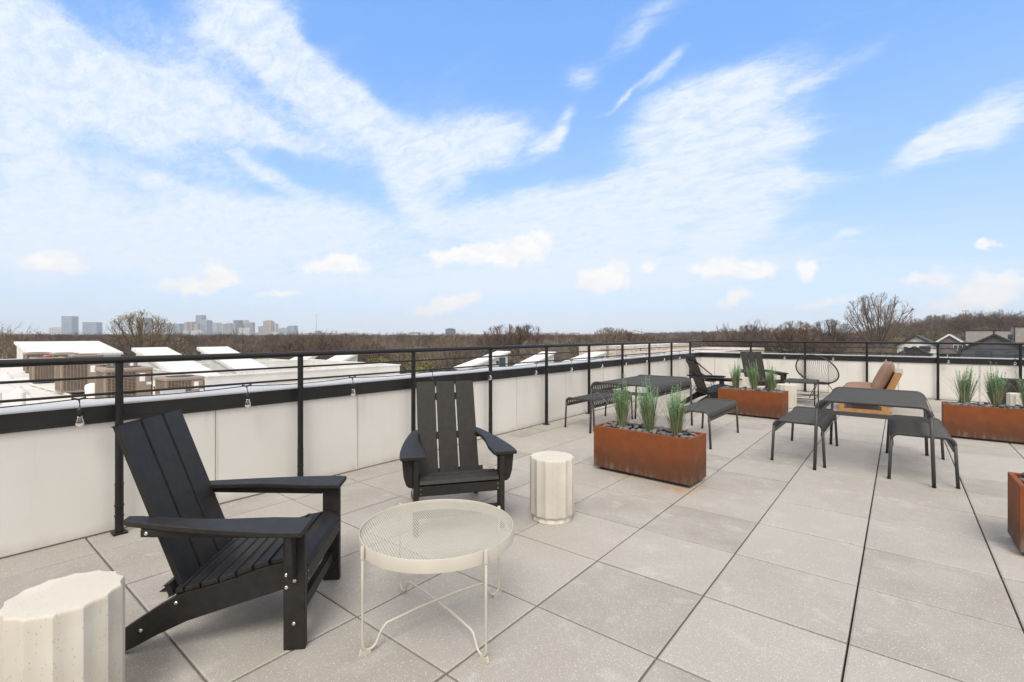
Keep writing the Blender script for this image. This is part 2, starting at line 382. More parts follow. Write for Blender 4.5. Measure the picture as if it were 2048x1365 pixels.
def twig_mat(name, a, b, c_):
    q = NT(name); oi = q.n('ShaderNodeObjectInfo').outputs['Random']
    cr = q.n('ShaderNodeValToRGB', {0: oi}); e = cr.color_ramp.elements; e[0].color = (*a, 1); e[1].color = (*b, 1); x = e.new(.55); x.color = (*c_, 1)
    n = q.n('ShaderNodeVectorMath', {0: cr.outputs[0]}, operation='SCALE'); q.t.links.new(q.rng(q.noise(1.4, 4), .3, .7, .7, 1.3), n.inputs['Scale'])
    q.col(n.outputs[0]); q.b.inputs['Roughness'].default_value = .9; q.b.inputs['Specular IOR Level'].default_value = .15; return q.m

MT = {}
MT['paver'] = paver_mat(); MT['corten'] = corten_mat(); MT['cast'] = cast_mat()
MT['bed'] = mat('joint_shadow_bed', (.035, .032, .03), .9)
def panel_mat():
    q = NT('wall_panel'); o = q.tc.outputs['Object']; z = q.n('ShaderNodeSeparateXYZ', {0: o}).outputs[2]
    c = q.mix(q.rng(q.noise(1.3, 5), .3, .7), (.665, .645, .61, 1), (.72, .70, .67, 1))
    st = q.noise(1., 6, .65, q.n('ShaderNodeMapping', {'Vector': o, 'Scale': (9, 9, .8)}).outputs[0])
    c = q.mix(q.math('MULTIPLY', q.rng(st, .52, .75), q.rng(z, .2, .76, .12, .38)), c, (.50, .47, .42, 1))
    gr = q.math('ADD', z, q.math('MULTIPLY', q.math('SUBTRACT', q.noise(7, 5), .5), .12))
    c = q.mix(q.rng(gr, .09, .0, 0, .5), c, (.42, .39, .34, 1)); q.col(c); q.b.inputs['Roughness'].default_value = .6
    q.bump(q.noise(160, 3), .12, .001); return q.m
MT['panel'] = panel_mat()
MT['trim'] = mat('panel_trim', (.62, .60, .565), .5, var=.05)
MT['fascia'] = mat('black_fascia', (.021, .021, .022), .42, var=.2, vs=4, spec=.35)
MT['cap'] = mat('metal_cap', (.47, .475, .485), .5, .0, var=.08, vs=3)
MT['rail'] = mat('black_powder_coat', (.010, .010, .010), .38, .0, var=.2, vs=12, spec=.4)
MT['poly'] = mat('black_polylumber', (.018, .0168, .016), .50, var=.25, vs=25, bump=.35, bs=420, spec=.32)
MT['bolt'] = mat('steel_bolt', (.62, .58, .5), .3, 1., var=.1)
MT['anth'] = mat('anthracite_steel', (.050, .050, .051), .45, .0, var=.12, vs=10, bump=.1, bs=300, spec=.4)
MT['cream'] = mat('cream_powder_coat', (.50, .472, .41), .42, 0, var=.04, vs=10)
MT['pebble'] = mat('river_stone', (.125, .125, .125), .55, var=.3, vs=14, bump=.15, bs=90, objrand=.45)
MT['soil'] = mat('planting_soil', (.03, .025, .022), .95)
MT['blade'] = mat('grass_blade', (.12, .19, .085), .6, var=.3, vs=8)
MT['blade2'] = mat('dry_blade', (.36, .28, .18), .7, var=.3, vs=8)
MT['sprig'] = mat('sprig_leaf', (.21, .40, .19), .6, var=.3, vs=14)
MT['glass'] = mat('bulb_glass', (1, 1, 1), .03, var=0); MT['glass'].node_tree.nodes['Principled BSDF'].inputs['Transmission Weight'].default_value = 1
MT['fil'] = mat('amber_filament', (.65, .30, .12), .5)
def roof_mat():
    q = NT('white_membrane'); o = q.tc.outputs['Object']
    c = q.mix(q.rng(q.noise(.5, 6, .6), .3, .7), (.60, .565, .515, 1), (.68, .645, .60, 1))
    c = q.mix(q.rng(q.noise(.22, 5, .65, dist=1.), .54, .66, 0, .55), c, (.47, .43, .37, 1))
    br = q.n('ShaderNodeTexBrick', {'Vector': o, 'Color1': (0, 0, 0, 1), 'Color2': (0, 0, 0, 1), 'Mortar': (1, 1, 1, 1), 'Scale': 1., 'Mortar Size': .022, 'Brick Width': 9., 'Row Height': 1.9})
    c = q.mix(q.math('MULTIPLY', br.outputs['Fac'], .4), c, (.36, .33, .30, 1)); q.col(c); q.b.inputs['Roughness'].default_value = .6; return q.m
MT['roofw'] = roof_mat()
MT['white'] = siding_mat('white_metal_roof', (.70, .70, .69), .42, vert=True)
MT['wsiding'] = siding_mat('white_siding', (.66, .665, .65), .16)
MT['bsiding'] = siding_mat('beige_panel_siding', (.60, .53, .46), 1.2, vert=True)
MT['ac'] = mat('ac_tan', (.27, .215, .17), .55, var=.08, vs=4)
MT['acd'] = mat('ac_dark', (.045, .035, .03), .7)
MT['sticker'] = mat('white_sticker', (.75, .76, .78), .5)
MT['pvc'] = mat('vent_white', (.7, .68, .64), .5)
MT['cush'] = mat('tan_cushion', (.25, .152, .105), .85, var=.09, vs=5, bump=.3, bs=260)
MT['teak'] = mat('teak', (.36, .185, .07), .5, var=.18, vs=9)
MT['teakg'] = mat('weathered_teak', (.36, .33, .30), .7, var=.2, vs=12)
MT['wicker'] = mat('dark_wicker', (.035, .030, .028), .6, var=.3, vs=60)
MT['cover'] = mat('black_cover', (.014, .014, .016), .7, var=.3, vs=8)
MT['asph'] = mat('shingle_dark', (.055, .057, .062), .9, var=.2, vs=.9)
MT['shing'] = mat('shingle_olive', (.16, .155, .125), .9, var=.2, vs=.9)
MT['glassd'] = mat('window_glass', (.06, .075, .09), .08, var=.2, vs=.6, spec=.8)
MT['whitep'] = mat('white_paint', (.78, .78, .77), .5, var=.03)
MT['blackp'] = mat('black_paint', (.03, .03, .032), .5)
MT['wh'] = siding_mat('white_lap', (.76, .76, .75), .2)
MT['gr'] = siding_mat('taupe_lap', (.21, .19, .185), .2)
MT['dk'] = siding_mat('charcoal_board', (.085, .09, .105), .4, vert=True)
MT['tp'] = siding_mat('greige_lap', (.36, .335, .32), .32)
MT['twig'] = twig_mat('bare_twigs', (.105, .072, .054), (.215, .172, .138), (.125, .095, .082))
MT['twigh'] = twig_mat('tawny_twigs', (.20, .145, .10), (.23, .17, .12), (.18, .13, .09))
MT['bark'] = twig_mat('grey_bark', (.12, .10, .085), (.17, .145, .12), (.10, .085, .07))
MT['bud'] = mat('spring_buds', (.34, .36, .10), .7, var=.3, vs=1.5)
MT['ground'] = mat('winter_ground', (.12, .10, .075), .95, var=.3, vs=.02, col2=(.15, .145, .09), cs=.004)
MT['hill'] = mat('wooded_slope', (.13, .11, .088), .95, var=.25, vs=.05)
MT['wood'] = mat('utility_pole_wood', (.20, .165, .13), .9)
MT['conc'] = mat('pale_concrete', (.55, .54, .52), .7, var=.1, vs=.2)

# ------------------------------------------------------------------ deck
X0, Y1, X1, Y0 = -4.16, 13.2, 9.0, -4.5
mb = MB(); T = .61; lx, ly = -.175, 3.756
rnd = random.Random(3)
kx = [lx+T*i for i in range(-7, 16)]; ky = [ly+T*i for i in range(-14, 17)]
for i in range(len(kx)-1):
    for j in range(len(ky)-1):
        a0, a1, b0, b1 = kx[i]+.0044, kx[i+1]-.0044, ky[j]+.0046, ky[j+1]-.0046
        a0 = max(a0, X0-.02); b1 = min(b1, Y1+.02)
        if a1-a0 < .05 or b1-b0 < .05: continue
        z = rnd.uniform(-.0016, .0016); t1, t2 = rnd.uniform(-.0008, .0008), rnd.uniform(-.0008, .0008); e = .007
        zz = lambda x, y: z+(t1 if x > (a0+a1)/2 else -t1)+(t2 if y > (b0+b1)/2 else -t2)
        pts = [(a0, b0), (a1, b0), (a1, b1), (a0, b1)]; ins = [(a0+e, b0+e), (a1-e, b0+e), (a1-e, b1-e), (a0+e, b1-e)]
        vs = [(x, y, -.05) for x, y in pts]+[(x, y, zz(x, y)-.0035) for x, y in pts]+[(x, y, zz(x, y)) for x, y in ins]
        fs = [(8, 9, 10, 11)]
        for k in range(4):
            n_ = (k+1) % 4; fs += [(k, n_, 4+n_, 4+k), (4+k, 4+n_, 8+n_, 8+k)]
        mb.add(vs, fs)
structure(mb.build('terrace_floor', MT['paver']))
b = MB(); b.box(X0-.25, X1+.3, Y0-.3, Y1+.25, -.30, -.052); structure(b.build('terrace_slab', MT['bed']))

# ------------------------------------------------------------------ parapets (panels, trims, fascia, cap)
def parapet(name, label, flip):
    r = empty(name, (0, 0, 0), 0, label, 'wall')
    W = .34; L0, L1 = (Y0, Y1) if not flip else (X0, 12.0)
    def bx(m, a0, a1, d0, d1, z0, z1):          # a along the wall, d outwards from its face
        if flip: m.box(a0, a1, Y1+d0, Y1+d1, z0, z1)
        else: m.box(X0-d1, X0-d0, a0, a1, z0, z1)
    m = MB(); bx(m, L0-(.0 if not flip else .0), L1 + (0 if flip else W-.03), .02, W-.03, -.30, .84); m.build('core', MT['panel'], r)
    joints = [1.472+1.262*k for k in range(-5, 10)] if not flip else [-3.791+1.255*k for k in range(0, 13)]
    edges = [L0]+[j for j in joints if L0 < j < L1-.1]+[L1]
    m = MB()
    for a, c_ in zip(edges[:-1], edges[1:]): bx(m, a+.002, c_-.002, 0, .0195, .012, .757)
    m.build('panels', MT['panel'], r)
    m = MB()
    for j in edges[1:-1]:
        bx(m, j-.013, j-.004, -.004, .001, .012, .757); bx(m, j+.004, j+.013, -.004, .001, .012, .757)
    m.build('joint_trim', MT['trim'], r)
    m = MB(); k = .012
    bx(m, L0, L1-(k+.014 if not flip else 0)+(0 if not flip else 0), -k, .0195, .758, .858); bx(m, L0, L1-(.03 if not flip else 0), -k-.008, -k, .748, .764)
    m.build('fascia', MT['fascia'], r, bevel=.002)
    m = MB(); bx(m, L0, L1+(W if not flip else 0), (-k-.003 if not flip else -k-.003), W, .860 if not flip else .8605, .872 if not flip else .8725)
    m.build('metal_cap', MT['cap'], r, bevel=.003)
    return r
parapet('parapet_wall', 'long off-white panelled parapet with black fascia running along the left edge', False)
parapet('parapet_wall', 'off-white panelled parapet with black fascia closing the far end of the terrace', True)

# ------------------------------------------------------------------ railing
def railing(label, flip):
    r = empty('railing', (0, 0, 0), 0, label, 'railing', 'black railings')
    PX, PY = -4.085, 13.105
    def pt(a, z, o=0): return (a, PY+o, z) if flip else (PX+o, a, z)
    a0, a1 = (PX, 11.5) if flip else (Y0, PY)
    m = MB()
    n = 40; pts = [pt(a0+(a1-a0)*i/n, 1.166) for i in range(n+1)]
    vs = []; prof = [(.022*math.cos(2*PI*i/12), .0235*math.sin(2*PI*i/12)) for i in range(12)]
    for p in pts:
        for (u, v) in prof: vs.append((p[0], p[1]+u, p[2]+v) if flip else (p[0]+u, p[1], p[2]+v))
    fs = [(i*12+j, i*12+(j+1) % 12, (i+1)*12+(j+1) % 12, (i+1)*12+j) for i in range(n) for j in range(12)]
    m.add(vs, fs); m.build('top_rail', MT['rail'], r, smooth='all')
    for z in (1.055, .945):
        m = MB(); m.tube([pt(a0+(a1-a0)*i/20, z) for i in range(21)], .0085, 8); m.build('lower_rail', MT['rail'], r, smooth='all')
    posts = [PX+.0]+[-2.9+1.168*k for k in range(0, 12)] if flip else [-4.16+1.2555*k for k in range(0, 14)]
    if flip: posts = posts[1:]
    for a in posts:
        if a > a1+.05: continue
        m = MB(); c = pt(a, 0); m.lathe([(.0245, .0), (.0245, .33), (.0262, .331), (.0262, .338), (.0235, .34), (.0235, 1.147)], 16, c)
        p = m.build('post', MT['rail'], r, smooth=True)
        m = MB(); m.box(c[0]-.04, c[0]+.04, c[1]-.04, c[1]+.04, .002, .012); m.build('base_plate', MT['rail'], p, bevel=.002)
        for zs in (.12, .19): m = MB(); m.lathe([(.027, zs-.005), (.028, zs-.002), (.028, zs+.002), (.027, zs+.005)], 16, c); m.build('strap', MT['rail'], p, smooth=True)
    return r
railing('black round-tube railing with two thin lower rails along the left parapet', False)
railing('black round-tube railing along the far parapet', True)

# ------------------------------------------------------------------ string lights
def string_lights(label, flip):
    r = empty('string_light', (0, 0, 0), 0, label, 'string lights', 'string lights on the railings')
    PX, PY = -4.05, 13.07
    ys = [.652, 1.658, 2.608, 3.613, 4.576, 5.577, 6.53, 7.529, 8.47, 9.414, 10.378, 11.333, 12.28] if not flip else [-3.12, -2.158, -1.186, -.234, .755, 1.705, 2.67, 3.6]
    def pt(a, z, o=0): return (a, PY-o, z) if flip else (PX+o, a, z)
    ys0 = [ys[0]-1.0]+ys+[ys[-1]+.75]
    pts = []
    for a, c_ in zip(ys0[:-1], ys0[1:]):
        for k in range(10): u = k/10; pts.append(pt(a+(c_-a)*u, .928-.016*math.sin(PI*u)))
    m = MB(); m.tube(pts, .0035, 6); m.build('cable', MT['rail'], r, smooth='all')
    rn = random.Random(5)
    for y in ys:
        dz = rn.uniform(-.012, .008); x0 = rn.uniform(-.01, .01)
        a = y+x0
        m = MB(); m.tube([pt(y-.035, .935), pt(y, .925), pt(y+.035, .935)], .0065, 6)
        m.tube([pt(y, .928), pt(y+.004, .90), pt(a, .868+dz)], [.006, .0028, .0028], 6)
        c = pt(a, 0); m.lathe([(.006, .872+dz), (.014, .862+dz), (.0155, .845+dz), (.0165, .824+dz), (.0145, .822+dz)], 14, c)
        s = m.build('socket', MT['rail'], r, smooth=True)
        m = MB(); m.lathe([(.0115, .822+dz), (.0135, .81+dz), (.021, .79+dz), (.0232, .776+dz), (.020, .762+dz), (.011, .754+dz), (.002, .752+dz)], 16, c)
        m.build('bulb', MT['glass'], s, smooth='all')
        m = MB(); m.tube([(c[0]-.003, c[1]-.003, .815+dz), (c[0]-.003, c[1]-.003, .783+dz), (c[0]+.003, c[1]+.003, .783+dz), (c[0]+.003, c[1]+.003, .815+dz)], .0017, 5); m.build('filament', MT['fil'], s)
    return r
string_lights('string of clear pear-shaped bulbs hanging from the left railing', False)
string_lights('string of clear pear-shaped bulbs hanging from the far railing', True)

# ------------------------------------------------------------------ lounge chairs of black lumber
def deck_chair(label):
    r = empty('adirondack_chair', (0, 0, 0), 0, label, 'chair', 'black slatted Adirondack chairs')
    P = MT['poly']; BV = .004
    seat = [(-.535, .262), (-.498, .268), (-.432, .283), (-.360, .301), (-.290, .323), (-.222, .346), (-.154, .366), (-.085, .376), (-.030, .362), (-.006, .338)]
    m = MB()
    for k in range(8):
        (y0, z0), (y1, z1) = seat[k], seat[k+1]
        if k == 7: (y1, z1) = seat[9]; pts = [(-.080, .374), (-.045, .370), (-.018, .354), (-.004, .334)]
        else:
            g_ = .004; d = Vector((y1-y0, z1-z0)).normalized(); pts = [(y0+d.x*g_, z0+d.y*g_-.008), (y1-d.x*g_, z1-d.y*g_-.008)]
        m.ribbon(pts, .019, -.272, .272, axis='x')
    m.build('seat', P, r, bevel=BV)
    a = math.atan2(.27, .71); m = MB()
    for k in (-1, 0, 1):
        xc = k*.1605; mm = [(-.525, .228), (-.797, .95)]
        m.ribbon(mm, .021, xc-.0745, xc+.0745, axis='x')
    m.build('backrest', P, r, bevel=BV)
    def backpt(z, off): t = (z-.228)/(.95-.228); return (-.525-.272*t-off, z)
    for z, hw in ((.825, .20), (.527, .272), (.262, .272)):
        m = MB(); y, z_ = backpt(z, .024); m.ribbon([(y+.0095, z_-.025), (y-.0095, z_+.025)], .021, -hw, hw, axis='x'); m.build('back_brace', P, r, bevel=BV)
    for s in (-1, 1):
        def sx(u, v): return (min(s*u, s*v), max(s*u, s*v))
        x0, x1 = sx(.242, .274); m = MB()
        poly = [(-.90, 0), (-.775, 0), (-.70, .031), (-.61, .077), (-.488, .130), (-.301, .184), (-.10, .241), (-.022, .262), (-.022, .330), (-.085, .357), (-.154, .347), (-.222, .327), (-.29, .303), (-.36, .282), (-.432, .264), (-.50, .250), (-.535, .235), (-.603, .198), (-.712, .128), (-.80, .066), (-.87, .022)]
        m.prism(poly, x0, x1, 'x'); rail = m.build('side_rail', P, r, bevel=.003)
        x0, x1 = sx(.2755, .31); m = MB(); m.box(x0, x1, -.0885, 0, 0, .508); leg = m.build('leg', P, r, bevel=BV)
        def bolt(y, z, xf, par):
            b_ = MB(); pr = [(.0075, 0), (.0075, .002), (.005, .0042), (.0025, .003)]; n = 12; vs = []
            for (q, h) in pr:
                for j in range(n): vs.append((xf+s*h, y+q*math.cos(2*PI*j/n), z+q*math.sin(2*PI*j/n)))
            fs = [(i*n+j, i*n+(j+1) % n, (i+1)*n+(j+1) % n, (i+1)*n+j) for i in range(3) for j in range(n)]+[tuple(3*n+j for j in range(n))]
            b_.add(vs, fs); b_.build('bolt', MT['bolt'], par, smooth=True)
        for y, z in ((-.075, .319), (-.042, .294), (-.075, .267), (-.045, .113)): bolt(y, z, s*.31, leg)
        for y, z in ((-.668, .103), (-.531, .209)): bolt(y, z, s*.274, rail)
        # armrest: convex outside, gently waisted inside
        out = [(.395, .012), (.398, -.05), (.392, -.14), (.378, -.25), (.358, -.37), (.334, -.49), (.306, -.61), (.278, -.715), (.262, -.745)]
        inn = [(.214, -.752), (.212, -.70), (.226, -.60), (.240, -.50), (.245, -.41), (.243, -.33), (.234, -.24), (.226, -.15), (.229, -.06), (.232, .012)]
        m = MB(); pts = out+inn; n = len(pts); zt = lambda y: .532+.030*min(1, max(0, -y/.75))
        m.add([(s*x, y, zt(y)-.024) for x, y in pts]+[(s*x, y, zt(y)) for x, y in pts], [tuple(range(n)) if s > 0 else tuple(range(n))[::-1], tuple(range(n, 2*n))[::-1] if s > 0 else tuple(range(n, 2*n))]+[(i, (i+1) % n, n+(i+1) % n, n+i)[::-1 if s > 0 else 1] for i in range(n)])
        m.build('armrest', P, r, bevel=.005, seg=3)
        x0, x1 = sx(.272, .300); m = MB()
        m.prism([(-.088-.002, .472), (-.088-.002, .5095), (-.655, .5315), (-.655, .500)], x0+.0, x1, 'x')
        for y in (-.632,): bolt(y, .515, s*.300, m.build('arm_support', P, r, bevel=.003))
        m = MB(); xa = .3105
        poly = [(s*xa, .506), (s*(xa+.073), .506), (s*(xa+.062), .39), (s*(xa+.046), .335), (s*(xa+.028), .318), (s*xa, .314)]
        m.prism(poly, -.058, -.032, 'y'); m.build('arm_bracket', P, r, bevel=.003)
    m = MB(); m.box(-.2745, .2745, -.021, -.001, .262, .328); m.build('apron', P, r, bevel=.003)
    m = MB(); m.box(-.2745, .2745, -.066, -.034, .102, .158); m.build('stretcher', P, r, bevel=.003)
    for sg in (-1, 1):
        for z in (.28, .312): m = MB(); m.box(sg*.262-.003, sg*.262+.003, -.0008, .0008, z-.003, z+.003); m.build('screw', MT['bolt'], r)
    return r
ch = deck_chair('black slatted Adirondack chair in the left foreground seen from its side, beside the cut-off stool')
ch.location = (-2.184, 1.257, 0); ch.rotation_euler = (0, 0, R(45-90))
dup(ch, (-2.31, 2.31, 0), R(-35.8-90), 'black slatted Adirondack chair facing us behind the round cream coffee table')
dup(ch, (-2.49, 9.70, 0), R(40-90), 'distant black Adirondack chair turned away, its back braces showing, behind the left slatted table')
dup(ch, (-2.13, 11.25, 0), R(-51.1-90), 'distant black Adirondack chair facing us behind the far-left rust planter')

# ------------------------------------------------------------------ fluted cast stools
def stool(label):
    m = MB(); NF = 14
    def fl(a, r, z):
        if z < .03: return r
        p = (a*NF/(2*PI)) % 1.0; return r-.0100*math.sin(PI*p)
    prof = [(.141, 0), (.143, .003), (.143, .032), (.148, .036), (.158, .042), (.1625, .052), (.1625, .438), (.1615, .4455), (.158, .449)]
    m.lathe(prof, NF*10, (0, 0, 0), fl)
    o = m.build('side_table_stool', MT['cast'], smooth=True)
    return tag(o, label, 'stool', 'cream fluted column stools')
st = stool('cream speckled fluted drum stool cut off in the bottom left corner'); st.location = (-2.235, .324, 0); st.rotation_euler = (0, 0, .13)
dup(st, (-1.981, 2.924, 0), .1, 'cream fluted drum stool standing alone between the facing Adirondack chair and the nearest rust planter')
dup(st, (-1.58, 9.77, 0), .25, 'cream fluted stool half hidden behind the right end of the far-left planter')
dup(st, (-2.53, 10.8, 0), .4, 'cream fluted stool between the two distant Adirondack chairs, mostly behind planter grass')
dup(st, (1.42, 10.42, 0), .2, 'cream fluted stool in front of the black covered seat behind the right planter')

# ------------------------------------------------------------------ round mesh coffee table
r = empty('coffee_table', (-1.672, 1.525, 0), 0, 'round cream metal coffee table with a perforated mesh top and bent rod legs', 'table')
RR = .352; ZT = .452
m = MB(); n = 96
prof = [(RR-.006, ZT-.052), (RR, ZT-.054), (RR, ZT-.002), (RR-.002, ZT+.001), (RR-.005, ZT), (RR-.0055, ZT-.006)]
vs = []; fs = []
for (q, z) in prof:
    for j in range(n): vs.append((q*math.cos(2*PI*j/n), q*math.sin(2*PI*j/n), z))
k = len(prof)
for i in range(k):
    for j in range(n): fs.append((i*n+j, i*n+(j+1) % n, ((i+1) % k)*n+(j+1) % n, ((i+1) % k)*n+j))
m.add(vs, fs); m.build('rim', MT['cream'], r, smooth=True)
m = MB(); pitch = .0108; wv = .00145; zt = ZT-.010; Ri = RR-.005
for ang in (R(32), R(-32)):
    ca, sa = math.cos(ang+R(8)), math.sin(ang+R(8)); q = -Ri+pitch/2
    while q < Ri:
        h = math.sqrt(max(0, Ri*Ri-q*q)); dz = 0 if ang > 0 else .0012
        P_ = [(-h, q-wv), (h, q-wv), (h, q+wv), (-h, q+wv)]
        m.add([(a*ca-b_*sa, a*sa+b_*ca, zt+dz) for a, b_ in P_]+[(a*ca-b_*sa, a*sa+b_*ca, zt+dz-.0011) for a, b_ in P_], [(0, 1, 2, 3), (7, 6, 5, 4), (0, 4, 5, 1), (2, 6, 7, 3)])
        q += pitch
m.build('mesh_top', MT['cream'], r)
for base in (-10, -101):
    c = Vector((math.cos(R(base)), math.sin(R(base)), 0)); RL = RR+.011; dzc = .0 if base == -10 else .009
    half = [(RL, ZT-.002), (RL, .055), (RL-.004, .028), (RL-.022, .014), (RL-.045, .016), (RL-.062, .030), (RL-.076, .060), (RL-.088, .078), (RL-.108, .086+dzc), (.10, .096+dzc)]
    pts = [(q, z) for q, z in half]+[(-q, z) for q, z in half[::-1]]
    # round the corners a little
    fine = []
    for i in range(len(pts)-1):
        for u in (0, .5): fine.append((pts[i][0]*(1-u)+pts[i+1][0]*u, pts[i][1]*(1-u)+pts[i+1][1]*u))
    fine.append(pts[-1])
    m = MB(); m.tube([c*q+Vector((0, 0, z)) for q, z in fine], .0055, 8)
    m.build('leg_rod', MT['cream'], r, smooth='all')
    for s in (1, -1):
        d = c*s; t = Vector((-d.y, d.x, 0))
        m = MB()
        pz = [(RL+.014, 0), (RL-.034, 0), (RL-.034, .011), (RL-.005, .020), (RL+.006, .024)]
        vs = [d*q+t*o+Vector((0, 0, z)) for o in (-.006, .006) for q, z in pz]; nn_ = len(pz)
        m.add(vs, [tuple(range(nn_)), tuple(range(nn_, 2*nn_))[::-1]]+[(i, (i+1) % nn_, nn_+(i+1) % nn_, nn_+i) for i in range(nn_)]); m.build('foot', MT['cream'], r, bevel=.002)
        m = MB(); p = d*RL; m.lathe([(.0085, ZT-.050), (.0085, ZT-.002), (.006, ZT+.003)], 12, (p.x, p.y, 0)); m.box(p.x-.004, p.x+.004, p.y-.004, p.y+.004, ZT-.045, ZT-.012); m.build('leg_clip', MT['cream'], r, smooth=True)

# ------------------------------------------------------------------ slatted tables and benches
def slat_set(name, label, cat, group, W, D, H, nsl, Rb, tr):
    """slats run across x and bend down at both long edges; arched tube frames close the ends"""
    r = empty(name, (0, 0, 0), 0, label, cat, group); A = MT['anth']; hw = W/2
    drop = .052 if H < .5 else .066
    path = [(-hw+.006, H-Rb-drop+.02)]+arc(-hw+Rb, H-Rb-.014, Rb-.006, 180, 90, 7)+arc(hw-Rb, H-Rb-.014, Rb-.006, 90, 0, 7)+[(hw-.006, H-Rb-drop+.02)]
    m = MB(); pitch = (D-2*tr)/nsl; sw = pitch*.40
    for k in range(nsl):
        y = -D/2+tr+pitch*(k+.5); m.tube([(px_, y, pz_) for px_, pz_ in path], sw/2, 8)
    m.build('slats', A, r, smooth='all')
    for s in (-1, 1):
        m = MB(); zr = H-Rb-drop+.02; x = s*(hw-.014); m.box(x-.006, x+.006, -D/2+.01, D/2-.01, zr-.034, zr+.006); m.build('side_rail', A, r, bevel=.002)
        y = s*(D/2-tr)
        pts = arc(-hw+Rb, H-Rb-tr*.4, Rb-tr*.3, 180, 90, 8)+arc(hw-Rb, H-Rb-tr*.4, Rb-tr*.3, 90, 0, 8)
        m = MB(); m.tube([(px_, y, pz_) for px_, pz_ in pts], tr, 10, cap=True); m.build('end_arch', A, r, smooth='all')
        m = MB(); zb = H-Rb-.038
        if H > .5: m.box(-hw+.012, hw-.012, y-.006, y+.006, zb-.02, zb+.02); m.build('end_rail', A, r, bevel=.002)
        for q in (-1, 1):
            m = MB(); xt = q*(hw-tr*.3-.0); m.tube([(xt, y, H-Rb-tr*.4), (q*(hw+.004), y, (H-Rb)*.55), (q*(hw+.014), y, .0)], tr, 10)
            lg = m.build('leg', A, r, smooth='all')
            m = MB(); m.lathe([(tr+.0015, 0), (tr+.0015, .012)], 12, (q*(hw+.014), y, .0005)); m.build('foot_cap', MT['rail'], lg, smooth=True)
    return r
BG = 'anthracite slatted metal benches'; TG = 'anthracite slatted metal tables'
tb = slat_set('slatted_table', 'dark grey slatted metal table on the right, seen end-on between two stool-like benches', 'table', TG, .86, 1.46, .705, 28, .085, .0150)
tb.location = (-.212, 6.29, 0)
dup(tb, (-2.83, 6.47, 0), 0, 'dark grey slatted metal table on the left, behind the nearest rust planter')
bn = slat_set('slatted_bench', 'dark grey slatted metal bench left of the right-hand slatted table', 'bench', BG, .445, 1.24, .438, 24, .06, .0135)
bn.location = (-.825, 6.34, 0)
dup(bn, (.14, 6.28, 0), R(1.6), 'dark grey slatted metal bench sticking out to the right of the right-hand slatted table')
dup(bn, (-3.525, 6.50, 0), 0, 'dark grey slatted metal bench between the left slatted table and the parapet')
dup(bn, (-1.955, 6.43, 0), 0, 'dark grey slatted metal bench between the two tables, behind the nearest planter grass')

# ------------------------------------------------------------------ planters, stones and grasses
def planter(label):
    r = empty('corten_planter', (0, 0, 0), 0, label, 'planter', 'rust-coloured steel planters')
    L_, D_, z0, z1, t = .975, .375, .03, .43, .028; K = MT['corten']
    m = MB(); m.box(-L_/2, L_/2-.004, -D_/2, -D_/2+t, z0, z1); m.box(-L_/2, L_/2-.004, D_/2-t, D_/2, z0, z1)
    m.box(-L_/2, -L_/2+t, -D_/2+t+.0005, D_/2-t-.0005, z0, z1-.0005); m.build('body', K, r, bevel=.0025)
    m = MB(); m.box(L_/2-t, L_/2, -D_/2+.0005, D_/2-.0005, z0-.0006, z1+.0006); m.build('end_panel', K, r, bevel=.0025)
    m = MB(); m.box(-L_/2+.05, L_/2-.05, -D_/2+.045, D_/2-.045, .0, z0+.004); m.build('plinth', MT['asph'], r)
    m = MB(); m.box(-L_/2+t+.001, L_/2-t-.001, -D_/2+t+.001, D_/2-t-.001, z0+.01, z1-.048); m.build('soil', MT['soil'], r)
    return r
def pebble_mesh(seed):
    rn = random.Random(seed); m = MB(); nu, nv = 12, 8; ph = [rn.uniform(0, 6.28) for _ in range(4)]; vs = [(0, 0, -1)]
    for i in range(1, nv):
        th = -PI/2+PI*i/nv
        for j in range(nu):
            a = 2*PI*j/nu; k_ = 1+.09*math.sin(2*a+ph[0])+.07*math.sin(3*a+ph[1]+th)+.05*math.sin(2*th+ph[2]); vs.append((math.cos(th)*math.cos(a)*k_, math.cos(th)*math.sin(a)*k_, math.sin(th)*(1+.05*math.sin(a+ph[3]))))
    vs.append((0, 0, 1)); fs = [(0, 1+(j+1) % nu, 1+j) for j in range(nu)]
    for i in range(nv-2):
        for j in range(nu): fs.append((1+i*nu+j, 1+i*nu+(j+1) % nu, 1+(i+1)*nu+(j+1) % nu, 1+(i+1)*nu+j))
    t = 1+(nv-2)*nu; fs += [(t+j, t+(j+1) % nu, len(vs)-1) for j in range(nu)]
    m.add([(x*.030, y*.022, z*.0155) for x, y, z in vs], fs); return m
peb = []
